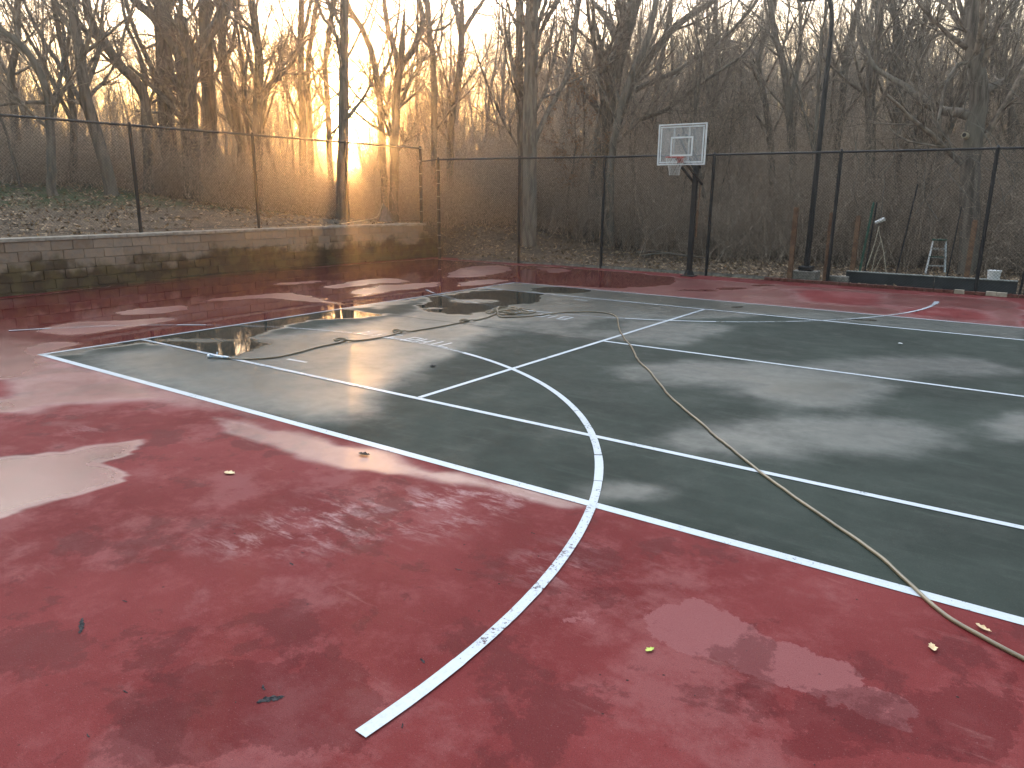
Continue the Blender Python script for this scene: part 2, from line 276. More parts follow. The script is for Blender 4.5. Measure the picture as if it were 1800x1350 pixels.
# measured layout, in metres
TREES = [
  ["tall straight dark bare tree left of the low forked trunk behind the upper fence",
   [[[-15.81, 11.53, 2.16, 0.299], [-15.76, 11.61, 4.82, 0.283], [-15.7, 11.7, 6.72, 0.268], [-15.66, 11.78, 8.56, 0.252], [-15.61, 11.87, 10.0, 0.237], [-15.47, 12.08, 12.1, 0.221]], [[-15.74, 11.64, 5.4, 0.1], [-16.53, 11.62, 6.59, 0.089], [-17.32, 11.59, 7.99, 0.077], [-17.99, 11.76, 9.41, 0.066]], [[-15.69, 11.74, 6.91, 0.089], [-15.79, 12.51, 8.35, 0.072], [-15.98, 13.14, 9.98, 0.055]]]],
  ["stout bare tree whose dark trunk forks low into two heavy limbs behind the upper fence",
   [[[-14.15, 11.36, 1.87, 0.337], [-14.11, 11.42, 3.98, 0.309], [-14.07, 11.49, 5.65, 0.281], [-14.06, 11.51, 5.97, 0.253]], [[-14.06, 11.5, 5.83, 0.211], [-14.83, 11.7, 6.79, 0.19], [-15.73, 11.67, 7.83, 0.169], [-16.74, 11.43, 8.63, 0.147], [-17.66, 11.33, 9.83, 0.126]], [[-14.05, 11.52, 5.83, 0.211], [-14.16, 12.04, 6.78, 0.195], [-14.14, 12.74, 7.69, 0.179], [-14.15, 13.38, 8.68, 0.163], [-14.2, 13.96, 10.09, 0.147]], [[-14.19, 11.3, 6.68, 0.095], [-14.08, 11.47, 7.78, 0.074], [-14.08, 11.48, 8.99, 0.053]]]],
  ["thick straight bare trunk just right of the low forked tree",
   [[[-16.75, 13.8, 1.96, 0.283], [-16.65, 13.94, 5.07, 0.266], [-16.63, 13.98, 6.72, 0.25], [-16.55, 14.09, 9.12, 0.233], [-16.5, 14.17, 10.86, 0.217], [-16.34, 14.4, 12.95, 0.2]], [[-16.64, 13.95, 5.9, 0.094], [-16.88, 14.79, 7.05, 0.083], [-17.27, 15.4, 8.43, 0.071], [-17.55, 16.16, 10.06, 0.059]]]],
  ["bare tree leaning left with several slim limbs, behind the second upper fence bay",
   [[[-16.88, 15.37, 1.96, 0.206], [-16.84, 15.42, 4.1, 0.192], [-16.97, 15.25, 5.84, 0.177], [-17.08, 15.09, 7.11, 0.163], [-17.08, 15.08, 8.56, 0.148], [-17.09, 15.08, 10.58, 0.134]], [[-16.85, 15.42, 3.99, 0.121], [-17.66, 15.43, 5.46, 0.105], [-18.22, 15.79, 6.86, 0.089], [-18.97, 15.87, 8.47, 0.073]], [[-17.06, 15.11, 6.9, 0.097], [-17.22, 15.76, 8.27, 0.079], [-17.45, 16.28, 9.86, 0.061]]]],
  ["bare tree with one long straight limb reaching right, left of the sun",
   [[[-13.35, 13.42, 1.84, 0.204], [-13.26, 13.55, 4.08, 0.186], [-13.19, 13.64, 5.45, 0.169], [-13.11, 13.74, 6.78, 0.152], [-13.18, 13.65, 8.61, 0.135], [-13.18, 13.66, 10.21, 0.118]], [[-13.16, 13.68, 5.35, 0.096], [-13.17, 14.49, 6.12, 0.088], [-13.15, 15.31, 6.92, 0.08], [-13.29, 15.92, 7.89, 0.072], [-13.41, 16.55, 9.2, 0.064]], [[-13.25, 13.56, 4.08, 0.086], [-13.68, 13.53, 4.79, 0.075], [-13.98, 13.7, 5.89, 0.064], [-14.12, 14.06, 7.1, 0.054]]]],
  ["slender pair of straight bare stems rising together left of the sun",
   [[[-14.66, 16.62, 1.87, 0.153], [-14.58, 16.72, 4.33, 0.141], [-14.53, 16.78, 6.91, 0.13], [-14.42, 16.91, 9.39, 0.118], [-14.26, 17.09, 11.4, 0.106]], [[-14.44, 16.89, 1.87, 0.13], [-14.53, 17.08, 4.35, 0.12], [-14.68, 17.22, 6.55, 0.111], [-14.67, 17.54, 8.3, 0.101], [-14.66, 17.86, 9.61, 0.092], [-14.69, 18.12, 11.31, 0.083]]]],
  ["straight bare trunk standing right in front of the setting sun",
   [[[-9.96, 14.41, 1.49, 0.21], [-9.87, 14.51, 3.27, 0.194], [-9.81, 14.58, 4.78, 0.178], [-9.76, 14.63, 6.25, 0.162], [-9.67, 14.73, 8.38, 0.146], [-9.56, 14.85, 10.43, 0.13]], [[-9.75, 14.65, 6.79, 0.07], [-10.46, 14.85, 7.57, 0.06], [-11.2, 15.03, 8.17, 0.05], [-11.78, 15.37, 9.13, 0.04]], [[-9.72, 14.68, 7.32, 0.06], [-10.31, 14.77, 8.29, 0.05], [-10.71, 15.07, 9.46, 0.04]]]],
  ["leaning bare tree with a crooked limb crossing right of the sun",
   [[[-10.31, 16.93, 1.7, 0.139], [-10.32, 16.93, 3.99, 0.13], [-10.39, 16.86, 6.0, 0.121], [-10.54, 16.71, 7.16, 0.113], [-10.74, 16.5, 7.91, 0.104], [-11.06, 16.17, 8.61, 0.095], [-11.25, 15.97, 9.55, 0.086]], [[-10.39, 16.86, 6.0, 0.075], [-10.67, 17.98, 7.36, 0.059], [-11.18, 18.88, 8.76, 0.043]]]],
  ["bare tree with a wide Y shaped fork high above the end of the stone wall",
   [[[-9.37, 16.45, 1.62, 0.176], [-9.3, 16.53, 3.94, 0.162], [-9.22, 16.61, 5.7, 0.148], [-9.1, 16.72, 6.54, 0.135]], [[-9.1, 16.72, 6.5, 0.114], [-9.66, 16.88, 7.48, 0.104], [-10.11, 17.14, 8.14, 0.093], [-10.5, 17.45, 9.01, 0.083], [-10.76, 17.9, 10.27, 0.072]], [[-9.08, 16.73, 6.5, 0.124], [-8.9, 17.24, 7.24, 0.114], [-8.81, 17.66, 8.09, 0.104], [-9.06, 17.77, 8.7, 0.093], [-9.33, 17.86, 9.69, 0.083]], [[-8.48, 17.28, 7.95, 0.052], [-8.21, 17.52, 7.74, 0.045], [-7.84, 17.83, 7.86, 0.038], [-7.66, 17.99, 8.2, 0.031]]]],
  ["slim bare tree with a pale trunk left of the reddish brown leaves",
   [[[-9.56, 19.0, 1.48, 0.133], [-9.56, 19.0, 4.09, 0.126], [-9.54, 19.02, 6.79, 0.12], [-9.62, 18.94, 8.0, 0.113], [-9.7, 18.87, 9.18, 0.106], [-9.72, 18.86, 10.34, 0.1]], [[-9.54, 19.02, 6.79, 0.055], [-9.96, 19.97, 7.99, 0.044], [-10.58, 20.76, 9.23, 0.033]]]],
  ["bare tree forking near the top between the wall end and the twin trunks",
   [[[-9.77, 20.13, 1.23, 0.16], [-9.71, 20.19, 4.03, 0.151], [-9.63, 20.25, 5.43, 0.143], [-9.41, 20.43, 6.76, 0.134], [-9.34, 20.48, 8.22, 0.126]], [[-9.35, 20.48, 8.14, 0.114], [-9.9, 20.89, 9.07, 0.099], [-10.44, 21.31, 9.74, 0.084], [-11.0, 21.71, 10.95, 0.069]], [[-9.34, 20.48, 8.18, 0.103], [-9.22, 21.01, 8.95, 0.088], [-9.07, 21.55, 9.61, 0.072], [-9.01, 22.01, 10.52, 0.057]]]],
  ["thick pale furrowed trunk of the twin bare trees standing behind the fence",
   [[[-4.05, 17.57, 0.05, 0.256], [-4.03, 17.58, 1.41, 0.248], [-4.04, 17.58, 3.29, 0.24], [-4.06, 17.56, 5.46, 0.232], [-4.05, 17.56, 7.2, 0.224], [-4.04, 17.58, 8.22, 0.216], [-4.0, 17.6, 10.19, 0.208]], [[-3.95, 17.64, 3.75, 0.095], [-3.82, 18.12, 4.69, 0.088], [-3.69, 18.6, 5.33, 0.082], [-3.59, 19.06, 6.14, 0.076], [-3.58, 19.45, 7.1, 0.069], [-3.65, 19.8, 8.24, 0.063], [-3.78, 20.11, 9.39, 0.057]], [[-4.03, 17.58, 6.86, 0.085], [-3.93, 18.25, 7.71, 0.066], [-3.74, 18.96, 8.79, 0.047]]]],
  ["darker and slimmer of the twin bare trunks standing behind the fence",
   [[[-4.66, 18.0, -0.05, 0.155], [-4.64, 18.01, 1.98, 0.147], [-4.66, 18.0, 3.32, 0.139], [-4.74, 17.94, 5.18, 0.131], [-4.77, 17.92, 6.8, 0.123], [-4.8, 17.9, 8.38, 0.115], [-4.88, 17.85, 10.07, 0.107]], [[-4.74, 17.94, 5.18, 0.058], [-5.55, 18.6, 6.42, 0.049], [-6.2, 19.36, 7.9, 0.039]]]],
  ["big bare tree leaning right with heavy spreading limbs, left of the backboard",
   [[[-3.72, 21.87, 0.48, 0.364], [-3.74, 21.86, 3.46, 0.343], [-3.54, 21.97, 5.26, 0.321], [-3.3, 22.1, 6.88, 0.3], [-2.99, 22.26, 8.23, 0.279], [-2.8, 22.36, 8.98, 0.257], [-2.61, 22.46, 10.27, 0.236]], [[-3.29, 22.1, 7.54, 0.118], [-4.28, 22.7, 8.76, 0.104], [-5.17, 23.35, 9.47, 0.089], [-5.99, 24.03, 10.73, 0.075]], [[-3.28, 22.11, 4.39, 0.182], [-3.1, 22.48, 5.53, 0.168], [-2.84, 22.9, 6.52, 0.154], [-2.25, 23.46, 7.65, 0.139], [-1.63, 24.01, 8.46, 0.125], [-0.71, 24.67, 9.16, 0.111], [-0.02, 25.2, 9.94, 0.096]], [[-2.67, 22.42, 5.89, 0.107], [-2.05, 22.73, 6.24, 0.096], [-1.28, 23.08, 6.57, 0.086], [-0.43, 23.43, 7.2, 0.075], [0.27, 23.71, 7.74, 0.064], [1.13, 24.02, 8.81, 0.054]], [[-2.55, 22.48, 4.85, 0.086], [-1.43, 22.6, 5.2, 0.075], [-0.37, 22.65, 5.92, 0.064], [0.56, 22.62, 6.41, 0.054], [1.33, 22.5, 6.8, 0.043]], [[-2.99, 22.26, 8.19, 0.096], [-2.64, 20.75, 8.65, 0.075], [-2.06, 19.36, 9.15, 0.054]]]],
  ["pale curving bare trunk beside the big leaning tree",
   [[[-2.58, 20.78, 0.36, 0.153], [-2.65, 20.75, 3.2, 0.142], [-2.43, 20.86, 4.95, 0.132], [-2.12, 21.02, 6.27, 0.122], [-1.74, 21.21, 7.18, 0.112], [-1.52, 21.32, 8.26, 0.102], [-1.42, 21.37, 9.67, 0.092]], [[-2.4, 20.88, 5.14, 0.061], [-3.12, 21.63, 6.23, 0.046], [-3.53, 22.54, 7.36, 0.031]]]],
  ["thin bare tree above the right half of the backboard",
   [[[1.51, 27.28, 0.23, 0.141], [1.04, 27.14, 4.24, 0.132], [0.64, 27.01, 6.06, 0.122], [0.34, 26.91, 7.35, 0.112], [0.61, 27.0, 8.4, 0.102], [0.76, 27.05, 9.44, 0.092], [0.72, 27.04, 10.62, 0.083]], [[0.38, 26.93, 7.35, 0.071], [-0.44, 27.71, 8.04, 0.059], [-1.47, 28.39, 8.46, 0.047]]]],
  ["bare tree with two parallel slim stems left of the lamp post",
   [[[2.82, 25.57, 0.37, 0.155], [2.38, 25.45, 3.9, 0.144], [2.12, 25.38, 5.5, 0.133], [1.81, 25.28, 6.92, 0.122], [1.46, 25.18, 7.86, 0.111], [1.18, 25.09, 9.01, 0.1]], [[2.18, 25.39, 5.3, 0.089], [2.18, 25.91, 6.74, 0.08], [2.03, 26.39, 8.19, 0.072], [1.73, 26.82, 9.27, 0.064], [1.42, 27.25, 10.37, 0.055]]]],
  ["crooked bare tree just right of the lamp post",
   [[[4.03, 26.89, 0.14, 0.149], [3.68, 26.81, 3.53, 0.139], [3.66, 26.81, 5.55, 0.13], [3.61, 26.8, 7.13, 0.12], [3.75, 26.83, 8.27, 0.11], [3.85, 26.85, 9.01, 0.101], [3.82, 26.84, 10.12, 0.091]], [[3.63, 26.8, 6.54, 0.08], [3.85, 27.53, 7.79, 0.069], [3.97, 28.24, 8.68, 0.057], [3.93, 28.91, 9.98, 0.046]]]],
  ["bare tree with a smooth grey trunk between the lamp post and the vine tangle",
   [[[5.54, 25.15, 0.11, 0.182], [5.11, 25.07, 4.19, 0.169], [4.89, 25.03, 6.19, 0.156], [4.96, 25.04, 7.12, 0.144], [4.9, 25.03, 8.53, 0.131], [4.75, 25.0, 10.08, 0.118]], [[4.91, 25.03, 6.31, 0.086], [4.24, 25.91, 7.5, 0.07], [3.83, 26.85, 8.82, 0.054]]]],
  ["bare tree with a forked top behind the vine tangle",
   [[[6.36, 26.29, 0.08, 0.155], [5.88, 26.22, 3.46, 0.144], [5.56, 26.17, 6.13, 0.133], [5.5, 26.16, 7.23, 0.122], [5.26, 26.12, 8.12, 0.111], [4.94, 26.06, 9.08, 0.1]], [[5.52, 26.16, 7.05, 0.089], [5.64, 27.2, 8.05, 0.066], [5.67, 28.21, 9.04, 0.044]]]],
  ["slim dark tree left of the gnarled trunk",
   [[[7.04, 26.39, 0.12, 0.122], [6.59, 26.33, 3.45, 0.113], [6.27, 26.28, 5.72, 0.104], [6.11, 26.26, 7.19, 0.095], [6.15, 26.26, 8.08, 0.086], [6.14, 26.26, 8.96, 0.077]], [[6.13, 26.26, 7.01, 0.066], [6.49, 27.32, 7.68, 0.055], [7.04, 28.4, 8.02, 0.044]], [[6.25, 26.28, 5.91, 0.055], [5.65, 26.69, 6.56, 0.044], [5.14, 27.11, 7.22, 0.033]]]],
  ["gnarled thick old tree with a broken stub and crooked low limb at the right",
   [[[8.93, 21.05, 0.21, 0.273], [8.76, 21.03, 1.65, 0.263], [8.58, 21.02, 3.36, 0.252], [8.58, 21.02, 4.41, 0.242], [8.55, 21.01, 5.01, 0.232], [8.27, 20.99, 6.05, 0.221], [8.08, 20.97, 7.35, 0.211], [7.9, 20.95, 8.76, 0.2]], [[8.56, 21.02, 4.89, 0.118], [8.71, 21.53, 5.14, 0.107], [8.85, 22.04, 5.25, 0.096], [9.04, 22.56, 5.51, 0.084], [9.25, 23.07, 5.83, 0.073]], [[8.42, 21.0, 4.36, 0.146], [8.06, 21.09, 4.48, 0.135], [7.77, 21.19, 4.53, 0.125], [7.43, 21.27, 4.65, 0.115], [7.13, 21.35, 4.83, 0.105], [6.75, 21.42, 5.2, 0.094], [6.5, 21.51, 5.38, 0.084], [6.06, 21.56, 5.64, 0.074], [5.68, 21.61, 5.93, 0.064]], [[8.22, 20.98, 6.19, 0.082], [7.91, 20.95, 6.94, 0.073], [7.72, 20.93, 7.39, 0.064], [7.51, 20.9, 8.11, 0.055]], [[8.38, 21.0, 5.46, 0.064], [8.04, 20.63, 5.8, 0.055], [7.78, 20.26, 4.98, 0.046], [7.78, 19.93, 4.21, 0.036]]]],
  ["bare tree with a slim curved trunk at the right edge",
   [[[9.86, 25.6, 0.31, 0.129], [9.36, 25.58, 3.37, 0.12], [9.04, 25.56, 5.12, 0.111], [8.69, 25.54, 6.33, 0.102], [8.63, 25.54, 7.34, 0.093], [8.82, 25.55, 8.14, 0.084], [8.82, 25.55, 9.1, 0.075]], [[8.77, 25.55, 6.16, 0.064], [8.19, 26.5, 7.37, 0.054], [7.79, 27.47, 8.63, 0.043]]]],
  ["leaning bare tree with a long limb sweeping up left, near the left edge",
   [[[-13.2, 8.0, 2.22, 0.193], [-13.3, 7.8, 3.89, 0.177], [-13.38, 7.65, 4.85, 0.162], [-13.38, 7.65, 6.11, 0.147], [-13.41, 7.58, 7.17, 0.131], [-13.39, 7.63, 8.37, 0.116]], [[-13.32, 7.77, 4.05, 0.087], [-14.45, 7.74, 5.41, 0.074], [-15.61, 7.62, 6.79, 0.061], [-16.66, 7.72, 7.91, 0.048]], [[-13.38, 7.64, 5.01, 0.077], [-13.58, 8.35, 6.23, 0.064], [-13.93, 8.76, 7.45, 0.051], [-14.25, 9.23, 8.54, 0.039]]]],
  ["bare tree with a heavy left slanting limb, left of the tall straight trunk",
   [[[-14.43, 9.93, 2.24, 0.176], [-14.37, 10.03, 4.08, 0.169], [-14.38, 10.02, 5.33, 0.161], [-14.63, 9.57, 5.99, 0.154], [-14.8, 9.26, 6.56, 0.146], [-14.95, 8.96, 7.11, 0.139], [-15.02, 8.84, 7.92, 0.132], [-15.04, 8.8, 8.88, 0.124]], [[-14.35, 10.08, 4.98, 0.093], [-15.2, 10.59, 6.34, 0.079], [-16.23, 10.8, 7.55, 0.066], [-17.14, 11.22, 8.64, 0.052]]]],
  ["low branching bare tree at the far left edge of the woods",
   [[[-12.96, 6.2, 2.28, 0.13], [-12.89, 6.35, 3.93, 0.119], [-12.89, 6.36, 4.84, 0.108], [-12.97, 6.17, 5.56, 0.097], [-13.11, 5.84, 6.11, 0.085], [-13.24, 5.54, 6.36, 0.074]], [[-12.89, 6.34, 4.23, 0.074], [-13.61, 7.16, 5.44, 0.062], [-14.43, 7.76, 6.7, 0.05], [-15.36, 8.14, 7.83, 0.037]], [[-12.91, 6.3, 4.53, 0.065], [-13.82, 6.09, 4.56, 0.051], [-14.73, 5.85, 4.51, 0.037]]]],
  ["slim bare tree with upswept limbs near the left edge",
   [[[-17.92, 7.3, 2.39, 0.133], [-17.84, 7.49, 4.22, 0.122], [-17.81, 7.57, 5.81, 0.111], [-17.68, 7.89, 7.05, 0.1], [-17.64, 7.98, 8.08, 0.089], [-17.56, 8.16, 9.1, 0.077]], [[-17.8, 7.58, 5.46, 0.077], [-18.85, 7.67, 6.61, 0.061], [-19.82, 7.95, 7.82, 0.044]]]],
  ["bare tree with a crooked stem left of the sun and right of the paired stems",
   [[[-13.9, 17.51, 1.88, 0.13], [-13.91, 17.49, 4.13, 0.12], [-13.89, 17.51, 5.67, 0.111], [-13.9, 17.5, 7.16, 0.101], [-13.74, 17.68, 8.43, 0.092], [-13.59, 17.85, 9.47, 0.083]], [[-13.9, 17.51, 5.45, 0.071], [-14.94, 17.84, 6.42, 0.053], [-15.76, 18.42, 7.67, 0.035]]]],
  ["dark slim tree between the curving pale trunk and the backboard",
   [[[-3.1, 26.65, 0.06, 0.134], [-3.39, 26.51, 3.64, 0.124], [-3.7, 26.37, 5.48, 0.114], [-3.58, 26.43, 7.27, 0.104], [-3.43, 26.49, 8.57, 0.095], [-3.29, 26.56, 9.85, 0.085]], [[-3.59, 26.42, 5.48, 0.073], [-3.53, 27.55, 6.73, 0.061], [-3.55, 28.63, 8.02, 0.049]]]],
  ["tall slim bare tree behind the backboard, rising into the sky",
   [[[-0.93, 27.53, 0.11, 0.146], [-1.26, 27.4, 3.64, 0.134], [-1.53, 27.3, 5.68, 0.121], [-1.45, 27.33, 7.65, 0.109], [-1.64, 27.26, 9.15, 0.097], [-1.67, 27.25, 10.81, 0.085]], [[-1.49, 27.32, 5.68, 0.073], [-1.47, 28.4, 6.91, 0.061], [-1.76, 29.35, 8.41, 0.049]]]],
]
HOSE_A = [[2.07, 1.3], [2.4, 1.43], [2.61, 1.72], [2.61, 2.09], [2.52, 2.56], [2.52, 2.94], [2.43, 3.17], [2.33, 3.23], [2.24, 3.17], [2.29, 3.06], [2.45, 3.05], [2.65, 3.32], [2.69, 3.76], [2.64, 4.11], [2.53, 4.25], [2.41, 4.26], [2.43, 4.15], [2.61, 4.09], [2.73, 4.48], [2.78, 5.14], [2.8, 5.6], [2.72, 5.73], [2.6, 5.74], [2.64, 5.58], [2.82, 5.54], [2.83, 6.01], [2.71, 6.48], [2.63, 6.76]]
HOSE_B = [[2.9, 6.38], [3.13, 6.45], [3.36, 6.83], [3.57, 7.47], [3.94, 7.9], [4.32, 7.89], [4.66, 7.54], [5.1, 6.76], [5.56, 6.0], [6.08, 5.27], [6.57, 4.51], [7.04, 3.9], [7.67, 3.04], [8.13, 2.51], [8.46, 2.13], [8.82, 1.73], [9.18, 1.34], [9.58, 0.94], [9.92, 0.62], [10.24, 0.31], [10.48, -0.01], [10.64, -0.19], [10.8, -0.3], [10.98, -0.4], [11.11, -0.46], [11.26, -0.45]]
CHALK = [[[9.2, -1.23], [9.38, -0.78], [9.87, -0.92], [10.19, -0.9], [10.46, -1.06], [10.57, -1.32], [10.27, -1.41], [9.81, -1.38], [9.45, -1.36]], [[8.8, -1.28], [9.08, -1.21], [9.17, -1.42], [8.99, -1.52]]]
SCUFF = [[[6.66, -2.04], [6.79, -1.1], [7.16, -0.67], [7.64, -0.06], [8.0, -0.21], [7.7, -1.02], [7.38, -1.61], [7.05, -1.94]], [[3.68, -1.56], [3.66, -1.21], [3.95, -1.3], [3.84, -1.58]], [[8.44, -1.15], [8.61, -0.66], [8.79, -0.89], [8.68, -1.21]]]
DAMPRED = [[[7.58, -2.98], [7.98, -2.41], [8.59, -2.39], [8.86, -2.77], [8.07, -3.34]], [[10.09, -1.45], [10.98, -0.5], [11.01, -1.22], [10.11, -1.87]], [[9.65, -1.47], [10.01, -1.36], [10.25, -1.59], [9.97, -1.79]], [[8.86, -1.08], [9.03, -0.79], [9.25, -1.02], [9.09, -1.34]]]
